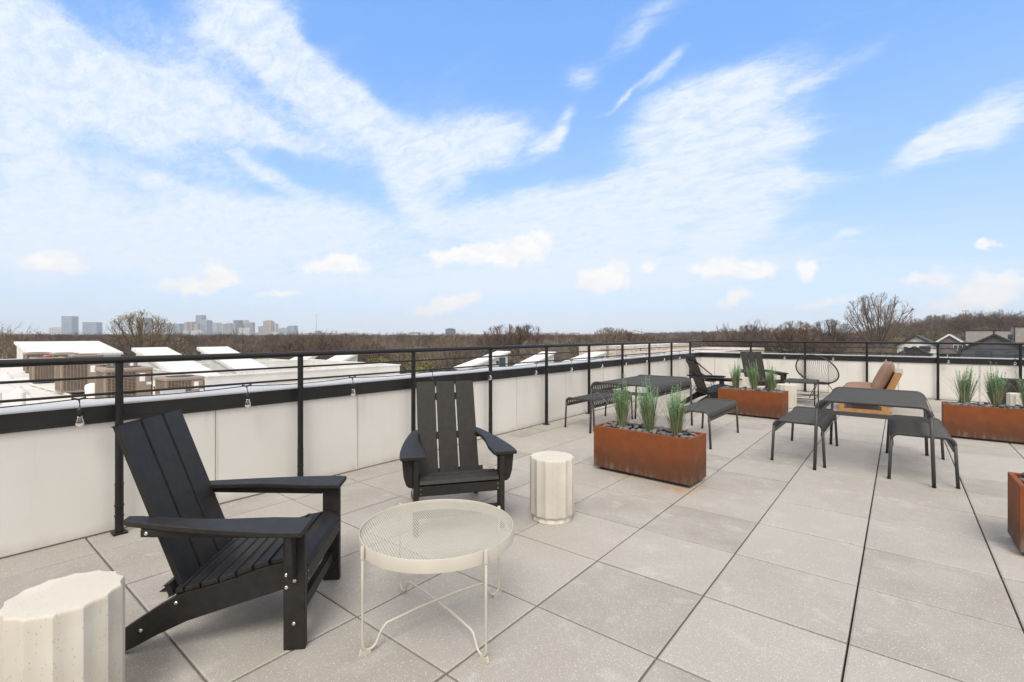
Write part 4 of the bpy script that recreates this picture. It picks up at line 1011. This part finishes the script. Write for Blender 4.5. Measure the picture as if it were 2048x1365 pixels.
def fan_tree(seed, zc, rx, rz, zt, n1=36, k2=8, k3=6, k4=5, tr=.5, buds=0., thick=1.0):
    """round crown: limbs fan out of the trunk head and every twig stops near an ellipsoid"""
    rn = random.Random(seed); m = MB(); cen = Vector((0, 0, zc)); rad = Vector((rx, rx, rz))
    def rv(s): return Vector((rn.gauss(0, s), rn.gauss(0, s), rn.gauss(0, s)))
    def reach(p, d, k=1.0):
        a = Vector([d[i]/rad[i] for i in range(3)]); o = Vector([(p[i]-cen[i])/rad[i] for i in range(3)])
        A, B, Cc = a.dot(a), 2*a.dot(o), o.dot(o)-k; q = B*B-4*A*Cc
        return (-B+math.sqrt(q))/(2*A) if q > 0 else .3
    def limb(p, d, ln, r, lev):
        n = (6, 4, 2, 1)[lev]; pts = [p.copy()]; dd = d.copy()
        for i in range(n): dd = (dd+rv((.07, .10, .16, .0)[lev])+Vector((0, 0, .035))).normalized(); pts.append(pts[-1]+dd*(ln/n))
        m.cur = 0 if lev == 0 else 1
        if lev == 3:
            q = pts[1]-pts[0]; o = q.orthogonal().normalized()*r; o2 = q.cross(o).normalized()*r
            m.add([pts[0]+o, pts[0]-o*.5+o2*.87, pts[0]-o*.5-o2*.87, pts[1]], [(0, 1, 3), (1, 2, 3), (2, 0, 3)])
            if rn.random() < buds:
                m.cur = 2
                for _ in range(3):
                    c = pts[1]+rv(.14); q1 = rv(1).normalized()*rn.uniform(.03, .06); q2 = q1.cross(rv(1)).normalized()*q1.length*.7; m.add([c-q1, c+q2, c+q1, c-q2], [(0, 1, 2, 3)])
            return
        m.tube(pts, [r*(1-.72*i/n) for i in range(n+1)], 5 if lev == 0 else 3, cap=False)
        k = (k2, k3, k4)[lev]
        for i in range(k):
            t = (.30, .2, .2)[lev]+(1-(.30, .2, .2)[lev])*(i+rn.random())/k; f = min(t, .999)*n; a = int(f); b_ = pts[a].lerp(pts[a+1], f-a); ax = (pts[a+1]-pts[a]).normalized()
            nd = (ax+rv((.30, .36, .5)[lev])).normalized(); rc = max(.15, reach(b_, nd, rn.uniform(.88, 1.06)))
            limb(b_, nd, min(rc, (4.2, 1.5, .8)[lev]*rn.uniform(.6, 1.1)), (.055*thick, .026*thick, .016)[lev], lev+1)
    m.tube([(0, 0, 0), (.1, 0, zt*.5), (0, .05, zt), (.1, 0, zt+2.5)], [tr, tr*.84, tr*.72, tr*.32], 8, cap=False)
    for i in range(n1):
        u = (i+.5)/n1; th = math.acos(1-u*1.12); ph = i*2.39996; p = Vector((0, 0, zt-.4+2.6*(1-u)*rn.uniform(.6, 1)))
        tgt = cen+Vector((rx*math.sin(th)*math.cos(ph), rx*math.sin(th)*math.sin(ph), rz*math.cos(th))); d = (tgt-p).normalized(); d = (d+Vector((0, 0, .12))).normalized()
        limb(p, d, reach(p, d, .86), .15*thick, 0)
    return m
protos = []
for s in range(7):
    m = fan_tree(s, 8.3, 4.3+.4*(s%3), 4.2, 4.2, 18, 6, 5, 5, tr=.22, thick=.6) if s in (1, 3, 5) else tree_mesh(40+s, 12.5, trunk=(.2, .26, .3)[s % 3], nl=7+s % 3, lv=4, spread=(.8, 1.05, .95)[s % 3], kids=(7, 8, 9), tw=.017, r0=.24)
    me = bpy.data.meshes.new('bare_tree'); me.from_pydata(m.v, [], m.f)
    me.materials.append(MT['bark']); me.materials.append(MT['twig']); me.polygons.foreach_set('material_index', m.m); protos.append(me)
TREEFACES = sum(len(p.polygons) for p in protos)/len(protos); print('tree faces', TREEFACES)
def put_tree(me, x, y, s, rz, label, name='bare_tree', group=None, z=None, sxy=1.):
    o = bpy.data.objects.new(name, me); C.objects.link(o); o.location = (x, y, hillz(x, y) if z is None else z); o.rotation_euler = (0, 0, rz); o.scale = (s*sxy, s*sxy, s)
    return tag(o, label, 'tree', group)
rt = random.Random(12); cnt = 0; TG_ = 'bare winter trees filling the belt beyond the roofs'
def blocked(x, y, px, d):
    if -50 < x < -3 and y < 17 and d < 62: return True
    if -38 < x < -17 and y < 100 and y > 0: return True
    if px > 1770 and d < 150: return True
    return False
tries = 0; spots = []
while cnt < 250 and tries < 20000:
    tries += 1
    px = rt.uniform(-120, 2160); d = 44+rt.random()**.75*215
    x, y = at(px, d)
    if blocked(x, y, px, d) or any((x-a)**2+(y-b_)**2 < 14 for a, b_ in spots): continue
    spots.append((x, y)); s = rt.uniform(.92, 1.2)
    if 1400 < px < 1700 and d > 90: s *= rt.uniform(1.05, 1.28)
    if 960 < px < 1090 and 60 < d < 130: s *= 1.12
    wob = .5*math.sin(px*.021+1)+.45*math.sin(px*.057+2)+.4*math.sin(px*.11)
    # keep crowns about at the horizon
    smax = (12.8+wob*min(1, d/110)+.009*d*rt.uniform(-.6, .8)+(0 if not (1400 < px < 1700) else 2.4))/12.5; s = min(s, smax)
    put_tree(rt.choice(protos), x, y, s, rt.uniform(0, 6.28), 'leafless brown tree, one of the many in the wooded belt beyond the roofs', group=TG_, sxy=rt.uniform(1.0, 1.3)); cnt += 1

# hero trees
def hero(m, name, mats, px, d, z, rz, label):
    x, y = at(px, d); o = m.build(name, mats); o.location = (x, y, z); o.rotation_euler = (0, 0, rz); return tag(o, label, 'tree')
m = fan_tree(5, 16.6, 6.7, 6.0, 8.6, 26, 7, 5, 5)
hero(m, 'bare_tree', [MT['bark'], MT['twigh']], 1755, 105, -12, .4, 'tall round-crowned bare tree standing above the tree line right of centre')
m = fan_tree(11, 12.9, 3.5, 3.1, 8.6, 13, 6, 4, 4, tr=.28, buds=.55, thick=.7)
hero(m, 'budding_tree', [MT['bark'], MT['twigh'], MT['bud']], 285, 56, -12, 1.0, 'spreading tree with first yellow-green buds in front of the dark twin-peaked tower')
m = tree_mesh(23, 14.2, trunk=.5, nl=6, lv=3, spread=.6, up=.4, r0=.24, kids=(7, 7, 6), tw=.02)
hero(m, 'bare_tree', [MT['bark'], MT['bark']], 433, 60, -12, 2.0, 'small dark bare tree silhouetted before the middle of the skyline')
m = tree_mesh(29, 14.4, trunk=.3, nl=7, lv=4, spread=.7, up=.3, r0=.25, kids=(6, 7, 7), tw=.016)
hero(m, 'bare_tree', [MT['bark'], MT['twigh']], 12, 58, -12, 2.0, 'thin bare tree at the left edge rising above the tree line')
for px, d, h, sd_, lab in ((352, 54, 11.2, 61, 'yellow-green budding tree behind the white stair heads on the left'), (790, 75, 11.0, 62, 'small yellow-green tree in the wooded belt above the facing chair'), (1290, 110, 11.6, 63, 'yellow-green tree behind the beige building'), (1335, 125, 11.2, 64, 'low yellow-green tree left of the far corner post'), (1150, 150, 12, 65, 'faintly green tree among brown ones left of the beige building')):
    m = tree_mesh(sd_, h, trunk=.25, nl=8, lv=4, spread=.9, r0=.17, bud=1.0 if sd_ != 65 else .3, kids=(6, 7, 7), tw=.016); hero(m, 'budding_tree', [MT['bark'], MT['twig'], MT['bud']], px, d, -12, 1., lab)
for px, d, h, sd_, lab in ((1010, 88, 15.3, 71, 'broad bare tree clump rising above the skyline right of the facing chair'), (1052, 92, 15.5, 72, 'bare tree beside the broad clump, slightly right'), (1217, 120, 15.3, 73, 'bare tree above the horizon left of the silos'), (1242, 124, 15.0, 74, 'bare tree just left of the silos'), (1500, 118, 16.0, 75, 'tall bare tree in the rise right of the corner'), (1590, 120, 17.0, 76, 'pale sycamore-like bare tree in the rise'), (1660, 122, 17.4, 77, 'bare tree immediately left of the big round-crowned one')):
    m = fan_tree(sd_, h-4.6, 4.6+.5*(sd_ % 3), 4.6, h-10.5, 22, 8, 6, 5, tr=.3, thick=.75); hero(m, 'bare_tree', [MT['bark'], MT['twigh'] if sd_ == 76 else MT['twig']], px, d, -12, 1., lab)

gmesh = [bpy.data.meshes.new('budding_tree') for _ in range(2)]
for k, me in enumerate(gmesh):
    m = fan_tree(90+k, 8.0, 4.2, 4.0, 4.2, 16, 6, 5, 4, tr=.22, buds=(.35, .8)[k], thick=.6); me.from_pydata(m.v, [], m.f)
    for q in ('bark', 'twig', 'bud'): me.materials.append(MT[q])
    me.polygons.foreach_set('material_index', m.m)
for k, (px, d) in enumerate(((500, 95), (640, 130), (905, 105), (1105, 120), (1420, 130), (1535, 88), (1700, 125), (1790, 165), (1870, 190), (60, 90), (1960, 230))):
    x, y = at(px, d); put_tree(gmesh[k % 2], x, y, .95+.1*math.sin(k), k*1.1, 'greening tree with small spring buds standing among the bare brown ones', 'budding_tree', 'greening trees scattered in the wooded belt', sxy=1.1)
# far woodland: beyond counting, instanced on scattered ground points
vs = []; rw = random.Random(99)
while len(vs) < 5200:
    px = rw.uniform(-250, 2300); d = 250+(rw.random()**1.7)*2300
    x, y = at(px, d); a = math.degrees(math.atan2(x, y))+38.87
    if px > 1760 and rw.random() < .25: continue
    vs.append((x, y, hillz(x, y)-.6))
me = bpy.data.meshes.new('woodland'); me.from_pydata(vs, [], [])
wl = bpy.data.objects.new('woodland', me); C.objects.link(wl); tag(wl, 'far-off brown leafless woodland stretching to the horizon', 'woodland', kind='stuff')
pc = bpy.data.collections.new('tree_kinds')
for p in protos[:5]:
    o = bpy.data.objects.new('bare_tree_kind', p); pc.objects.link(o)
g = bpy.data.node_groups.new('scatter_trees', 'GeometryNodeTree')
g.interface.new_socket('Geometry', in_out='INPUT', socket_type='NodeSocketGeometry'); g.interface.new_socket('Geometry', in_out='OUTPUT', socket_type='NodeSocketGeometry')
gi = g.nodes.new('NodeGroupInput'); go = g.nodes.new('NodeGroupOutput'); ip = g.nodes.new('GeometryNodeInstanceOnPoints'); ci = g.nodes.new('GeometryNodeCollectionInfo')
ci.inputs[0].default_value = pc; ci.inputs['Separate Children'].default_value = True; ip.inputs['Pick Instance'].default_value = True
r1 = g.nodes.new('FunctionNodeRandomValue'); r1.data_type = 'FLOAT_VECTOR'; r1.inputs[0].default_value = (0, 0, 0); r1.inputs[1].default_value = (0, 0, 6.28)
r2 = g.nodes.new('FunctionNodeRandomValue'); r2.data_type = 'FLOAT_VECTOR'; r2.inputs[0].default_value = (.95, .95, .74); r2.inputs[1].default_value = (1.35, 1.35, 1.20)
g.links.new(gi.outputs[0], ip.inputs['Points']); g.links.new(ci.outputs[0], ip.inputs['Instance']); g.links.new(r1.outputs[0], ip.inputs['Rotation']); g.links.new(r2.outputs[0], ip.inputs['Scale']); g.links.new(ip.outputs[0], go.inputs[0])
md = wl.modifiers.new('scatter', 'NODES'); md.node_group = g

# ------------------------------------------------------------------ skyline
FM = {'blue': facade_mat('facade_blue', (.34, .40, .48), (.16, .24, .34), 9, 8), 'pale': facade_mat('facade_pale', (.62, .62, .62), (.34, .38, .43), 9, 8),
      'grey': facade_mat('facade_grey', (.34, .35, .38), (.16, .19, .24), 9, 8), 'tan': facade_mat('facade_tan', (.52, .42, .35), (.26, .22, .21), 9, 8),
      'dark': facade_mat('facade_dark', (.16, .18, .22), (.08, .10, .14), 9, 8), 'teal': facade_mat('facade_teal', (.42, .52, .54), (.24, .36, .40), 9, 8)}
def tower(px0, px1, py, kind, d, label, top=None, name='tower'):
    w_ = (px1-px0)/FPX*d*.92; x, y = at((px0+px1)/2, d); h = hz(py, d)+10-GZ
    r = empty(name, (x, y, GZ-10), TH+R(random.Random(px0).uniform(-12, 12)), label, 'building')
    m = MB(); dp = min(w_, 40); m.box(-w_/2, w_/2, -dp/2, dp/2, 0, h*(.96 if top else 1)); m.build('body', FM[kind], r)
    if top == 'step': m = MB(); m.box(-w_*.3, w_*.3, -dp*.3, dp*.3, h*.958, h); m.build('penthouse', FM[kind], r)
    elif top == 'spire':
        m = MB(); m.box(-w_*.25, w_*.25, -dp*.25, dp*.25, h*.958, h*.985); m.lathe([(w_*.12, h*.98), (.3, h*1.04)], 6); m.build('spire', FM[kind], r)
    elif top == 'twin':
        for s in (-1, 1): m = MB(); m.prism([(s*w_*.5, h*.958), (s*w_*.14, h*.958), (s*w_*.32, h*1.02), (s*w_*.42, h*1.02)], -dp*.3, dp*.3, 'y'); m.build('peak', FM[kind], r)
    elif top == 'round':
        pz = [(w_*.5*math.cos(R(t)), h*.955+h*.045*math.sin(R(t))) for t in range(0, 181, 20)]; m = MB(); m.prism(pz, -dp/2, dp/2, 'y'); m.build('crown', FM[kind], r)
    elif top == 'slant': m = MB(); m.prism([(-w_/2, h*.958), (w_/2, h*.958), (w_/2, h*1.005), (-w_/2, h*.975)], -dp/2, dp/2, 'y'); m.build('crown', FM[kind], r)
    return r
CITY = [(104, 128, 655, 'pale', 2500, 'low pale block at the left foot of the tall glass tower', 'step'), (129, 151, 633, 'blue', 2500, 'tall glass tower standing alone at the left of the skyline', None), (171, 199, 645, 'blue', 2450, 'broad glass block right of the lone tower', None),
        (279, 301, 637, 'dark', 2500, 'dark twin-peaked tower behind the budding tree', 'twin'), (317, 324, 656, 'pale', 2700, 'slim hazy block left of the round-topped tower', None), (324, 339, 646, 'grey', 2600, 'grey tower with a rounded top right of the budding tree', 'round'),
        (344, 366, 648, 'blue', 2600, 'blue glass block left of the slender tan tower', 'slant'), (366, 372, 650, 'grey', 2620, 'narrow grey slab beside the slender tan tower', None), (370, 378, 644, 'tan', 2500, 'slender tan tower with a little spire', 'spire'),
        (378, 390, 644, 'tan', 2700, 'brownish slab just right of the slender tan tower', None), (390, 398, 648, 'tan', 2650, 'small brown block left of the tallest tower', 'step'), (395, 409, 631, 'grey', 2750, 'tallest grey tower of the skyline', None),
        (405, 421, 640, 'blue', 2700, 'glass tower leaning against the tallest one', 'round'), (420, 441, 646, 'pale', 2800, 'pale block behind the small dark tree', None), (448, 478, 647, 'grey', 2600, 'long grey slab right of the small dark tree', 'step'),
        (470, 483, 641, 'dark', 2700, 'dark tower behind the long grey slab', None), (482, 495, 641, 'pale', 2750, 'pale glass tower right of the dark one', 'slant'), (481, 503, 656, 'pale', 2400, 'low pale building at the foot of the glass towers', None), (498, 508, 645, 'grey', 2650, 'narrow grey tower ending the main cluster', None),
        (518, 528, 653, 'blue', 2600, 'short blue glass block left of the tan tower', None), (529, 546, 641, 'tan', 2500, 'broad tan office tower standing clear right of the cluster', 'step'), (546, 555, 647, 'pale', 2650, 'pale tower touching the tan one', 'step'), (556, 563, 657, 'pale', 2700, 'tiny pale block right of the tan tower', None),
        (564, 577, 656, 'teal', 2600, 'short teal glass block near the right end of the skyline', None), (577, 593, 652, 'blue', 2550, 'blue glass block at the right end of the skyline', 'slant'), (370, 384, 662, 'pale', 2300, 'low white building under the slender tan tower', None), (386, 410, 660, 'pale', 2300, 'low stepped white building in front of the cluster', 'step'),
        (545, 562, 664, 'pale', 2200, 'low white dome-roofed hall below the tan tower', 'round'), (632, 641, 662, 'grey', 1900, 'small grey block by the thin mast', None), (642, 652, 665, 'tan', 1900, 'small brown block right of the thin mast', None), (671, 674, 662, 'tan', 2100, 'tiny tower on the horizon between mast and mid-rise', None),
        (892, 910, 657, 'dark', 1300, 'dark-framed mid-rise alone on the horizon above the facing chair', 'step'), (860, 868, 664, 'pale', 1900, 'small pale building left of the dark-framed mid-rise', None), (610, 628, 668, 'pale', 1800, 'low pale building left of the thin mast', None), (735, 745, 667, 'pale', 1800, 'low grey building on the horizon mid-left', None)]
for c_ in CITY: tower(c_[0], c_[1], c_[2], c_[3], c_[4], c_[5], c_[6])
tower(1110, 1185, 668.0, 'pale', 2200, 'long low white building on the horizon in the middle', None, 'warehouse')

rb = random.Random(31)
for k in range(18):
    px = rb.uniform(600, 1680); wpx = rb.uniform(7, 26); t_ = tower(px, px+wpx, rb.uniform(664.5, 669), rb.choice(('pale', 'pale', 'tan', 'grey')), rb.uniform(900, 1900), 'small pale low building poking out of the far woodland', None, 'low_building')
    t_['group'] = 'low buildings scattered along the horizon'
# masts, silos, poles
def mast(px, d, ytop, rad, label, heads=None):
    x, y = at(px, d); h = hz(ytop, d)-hillz(x, y); r = empty('mast', (x, y, hillz(x, y)), TH, label, 'mast')
    m = MB(); m.tube([(0, 0, 0), (0, 0, h)], [rad, rad*.5], 5); m.build('pole', MT['asph'], r)
    if heads:
        for z, w_ in heads:
            m = MB()
            for a in range(3):
                c, s = math.cos(a*2.094), math.sin(a*2.094)
                for q in (-1, 0, 1): m.box(c*w_-s*q*w_*.5-.12*w_, c*w_-s*q*w_*.5+.12*w_, s*w_+c*q*w_*.5-.12*w_, s*w_+c*q*w_*.5+.12*w_, h*z-1.1, h*z+1.1)
            m.tube([(w_, 0, h*z), (-w_*.5, w_*.87, h*z), (-w_*.5, -w_*.87, h*z)], .15, 4, closed=True); m.build('antenna_ring', MT['conc'], r)
    return r
mast(632.5, 2400, 628, 1.1, 'very thin radio mast on the horizon right of the skyline')
mast(1931.5, 620, 622, .75, 'cell tower with two antenna rings on the wooded hill at the right', [(.995, 2.6), (.80, 3.4)])
mast(1283, 900, 657, .5, 'thin dark mast by the silos')
x, y = at(1263, 900); r = empty('silo_plant', (x, y, GZ), TH, 'pale concrete silos with an inclined conveyor on the horizon', 'silo')
for i, (dx, zt) in enumerate(((-6, 19.5), (-1.5, 19.5), (3.0, 21.0))):
    m = MB(); m.lathe([(2.3, 0), (2.3, zt), (1.2, zt+1)], 14, (dx, 0, 0)); m.build('silo', MT['conc'], r, smooth=True)
m = MB(); m.tube([(4, 0, 22), (26, 0, 16.5)], .55, 4); m.build('conveyor', MT['asph'], r)
for px, d, yt, lab in ((1215, 62, 692, 'wooden utility pole with crossarm left of the beige building'), (1376.5, 150, 693, 'distant utility pole near the corner post')):
    x, y = at(px, d); zt = hz(yt, d); r = empty('utility_pole', (x, y, GZ), TH+.5, lab, 'utility pole'); m = MB(); m.tube([(0, 0, 0), (0, 0, zt-GZ)], .16, 7); m.build('pole', MT['wood'], r)
    m = MB(); m.box(-1.1, 1.1, -.06, .06, zt-GZ-.5, zt-GZ-.38); m.box(-.8, .8, -.06, .06, zt-GZ-1.1, zt-GZ-1.0); m.build('crossarm', MT['wood'], r)

# ------------------------------------------------------------------ houses
def window(parent, x0, x1, z0, z1, y, fr, panes=2):
    m = MB(); t = .09; m.box(x0-t, x1+t, y-.05, y, z0-t, z0); m.box(x0-t, x1+t, y-.05, y, z1, z1+t); m.box(x0-t, x0, y-.05, y, z0+.001, z1-.001); m.box(x1, x1+t, y-.05, y, z0+.001, z1-.001)
    for i in range(1, panes): c = x0+(x1-x0)*i/panes; m.box(c-.05, c+.05, y-.045, y, z0+.001, z1-.001)
    w_ = m.build('window', fr, parent); m = MB(); m.box(x0+.001, x1-.001, y-.02, y+.001, z0+.001, z1-.001); m.build('pane', MT['glassd'], w_)
def house(px, d, W, D, eave, ridge, siding, roofm, trim, label, rot=0, porch=True, wins=(), name='house', z0=None):
    x, y = at(px, d); z0 = GZ if z0 is None else z0; r = empty(name, (x, y, z0), R(-7)+rot, label, 'house'); e, k = eave-z0, ridge-z0
    m = MB(); m.prism([(-W/2, 0), (W/2, 0), (W/2, e), (0, k), (-W/2, e)], 0, D, 'y'); m.build('walls', siding, r)
    m = MB(); o = .45; sl = (k-e)/(W/2)
    m.ribbon([(-W/2-o, e-o*sl+.1), (0, k+.12)], .16, -.4, D+.3, axis='y'); m.ribbon([(0, k+.12), (W/2+o, e-o*sl+.1)], .158, -.4, D+.3, axis='y'); m.build('roof', roofm, r)
    m = MB()
    for s in (-1, 1): m.ribbon([(s*(W/2+o), e-o*sl+.02), (0, k+.04)], .32, -.46, -.405, axis='y')
    m.build('bargeboard', trim, r)
    if porch:
        pw = W*.42; pe = e-1.75; m = MB(); m.ribbon([(-pw-.3-.2, pe-.1), (-.2, pe+1.5)], .16, -1.8, -.01, axis='y'); m.ribbon([(-.2, pe+1.5), (pw+.3-.2, pe-.1)], .158, -1.8, -.01, axis='y'); m.build('porch_roof', roofm, r)
        m = MB()
        for s in (-1, 1): m.ribbon([(s*(pw+.3)-.2, pe-.16), (-.2, pe+1.44)], .26, -1.86, -1.805, axis='y')
        m.prism([(-pw-.2, pe-.15), (pw-.2, pe-.15), (-.2, pe+1.35)], -1.75, -1.6, 'y'); m.build('porch_gable', trim if siding == MT['wh'] else siding, r)
        m = MB()
        for s in (-1, 0, 1): m.box(s*pw*.95-.3, s*pw*.95-.1, -1.75, -1.6, pe-3.2, pe-.16)
        m.build('porch_post', trim, r)
    for (a, b_, c, f, n) in wins: window(r, a, b_, c-z0, f-z0, -.002, trim, n)
    return r
house(1832, 100, 6.2, 8, -.85, 1.05, MT['wh'], MT['asph'], MT['blackp'], 'white gabled house with black trim behind the far railing', 0, True, [(-1.9, -1.4, -1.9, -1.3, 1), (.6, 2.2, -2.0, -1.1, 2), (-1.6, 1.4, -4.6, -3.4, 3)])
house(1899, 104, 5.6, 8, -.8, 1.35, MT['gr'], MT['asph'], MT['whitep'], 'taupe gabled house with white bargeboards between the white and the charcoal house', 0, True, [(.7, 2.0, -1.75, -.9, 2), (.5, 1.7, -4.6, -3.3, 2)])
house(1989, 94, 9.4, 9, -1.5, 1.35, MT['dk'], MT['shing'], MT['blackp'], 'charcoal gabled house with wide windows behind the far railing at the right', 0, False, [(-2.6, -.4, -3.5, -1.95, 2), (1.6, 2.9, -3.5, -1.95, 1)])
r = None
for (pa, pb, d, zt, lab) in ((1930, 2013, 128, 2.4, 'greige flat-roofed townhouse behind the charcoal house'), (2029, 2110, 105, 3.0, 'greige flat-roofed townhouse at the right edge')):
    x, y = at(pa, d); w_ = (pb-pa)/FPX*d; r = empty('townhouse', (x, y, GZ), R(-4), lab, 'house')
    m = MB(); m.box(0, w_/2-.1, 0, 10, 0, zt-GZ); m.box(w_/2+.1, w_, .4, 10, 0, zt-GZ-.05); m.box(w_/2-.1, w_/2+.1, .8, 9, 0, zt-GZ-.1); m.build('walls', MT['tp'], r)
    m = MB(); m.box(-.15, w_/2-.05, -.15, 10.2, zt-GZ+.002, zt-GZ+.22); m.box(w_/2+.0, w_+.15, .25, 10.2, zt-GZ-.045, zt-GZ+.15); m.box(-.12, .1, -.12, -.01, 0, zt-GZ); m.box(w_/2-.25, w_/2-.1, -.12, -.01, 0, zt-GZ); m.build('trim', MT['blackp'], r)
    m = MB()
    m.box(-.9, -.16, 2.0, 2.6, zt-GZ-4.2, zt-GZ-1.6); m.build('window', MT['glassd'], r)
far = [(1838, 420, 15, 8, 11.0, 12.2, 'asph', 'dark flat block on the hill right of the big bare tree', 'gr'), (1856, 380, 11, 6, 4.6, 5.4, 'conc', 'beige block below the dark one on the hill', 'tp'), (1875, 480, 10, 10, 13.4, 14.8, 'asph', 'pale gabled house high on the hill above the taupe house', 'wh'),
       (1898, 440, 9, 8, 11.6, 13.2, 'asph', 'second pale house on the hill above the taupe house', 'wh'), (1921, 470, 10, 8, 14.1, 15.8, 'asph', 'pale house at the foot of the cell tower', 'wh'), (1952, 440, 9, 8, 12.2, 13.8, 'shing', 'cream house on the hill right of the cell tower', 'wh'), (1700, 260, 9, 9, -1.8, .3, 'asph', 'small grey-roofed house below the big bare tree', 'gr'),
       (1560, 170, 12, 9, -5.6, -3.4, 'asph', 'grey-roofed house among trees behind the far railing', 'gr'), (1398, 210, 12, 10, -5.2, -3.2, 'shing', 'grey-roofed house among trees by the corner post', 'wh'), (1445, 240, 9, 9, -4.8, -2.9, 'shing', 'brown-roofed house among trees right of the corner', 'tp'), (20, 62, 11, 9, -2.6, -1.5, 'asph', 'low dark-roofed house behind the flat roof at the far left', 'gr'),
       (700, 85, 10, 9, -5.8, -3.8, 'asph', 'dark-roofed house in the trees behind the siding blocks', 'gr'), (1990, 430, 10, 8, 12.2, 13.8, 'asph', 'pale house on the hill above the charcoal house', 'wh')]
for (px, d, W, D, ev, rd, rf, lab, sd_) in far:
    x, y = at(px, d); house(px, d, W, D, ev, rd, MT[sd_], MT[rf], MT['whitep'], lab, random.Random(px).uniform(-.4, .4), False, [(-W*.3, -W*.12, ev-1.8, ev-.7, 1), (W*.12, W*.3, ev-1.8, ev-.7, 1)], z0=min(hillz(x, y), ev-5))

# ------------------------------------------------------------------ air
hm = bpy.data.materials.new('haze'); hm.use_nodes = True; ht = hm.node_tree; ht.nodes.clear()
pv = ht.nodes.new('ShaderNodeVolumePrincipled'); ho = ht.nodes.new('ShaderNodeOutputMaterial'); ht.links.new(pv.outputs[0], ho.inputs['Volume'])
pv.inputs['Color'].default_value = (.86, .91, 1, 1); pv.inputs['Density'].default_value = HAZE
hb = MB().box(-4800, 4800, -4800, 4800, GZ-45, 190).build('haze', hm); tag(hb, 'thin pale air veiling the far skyline', 'haze', kind='stuff')
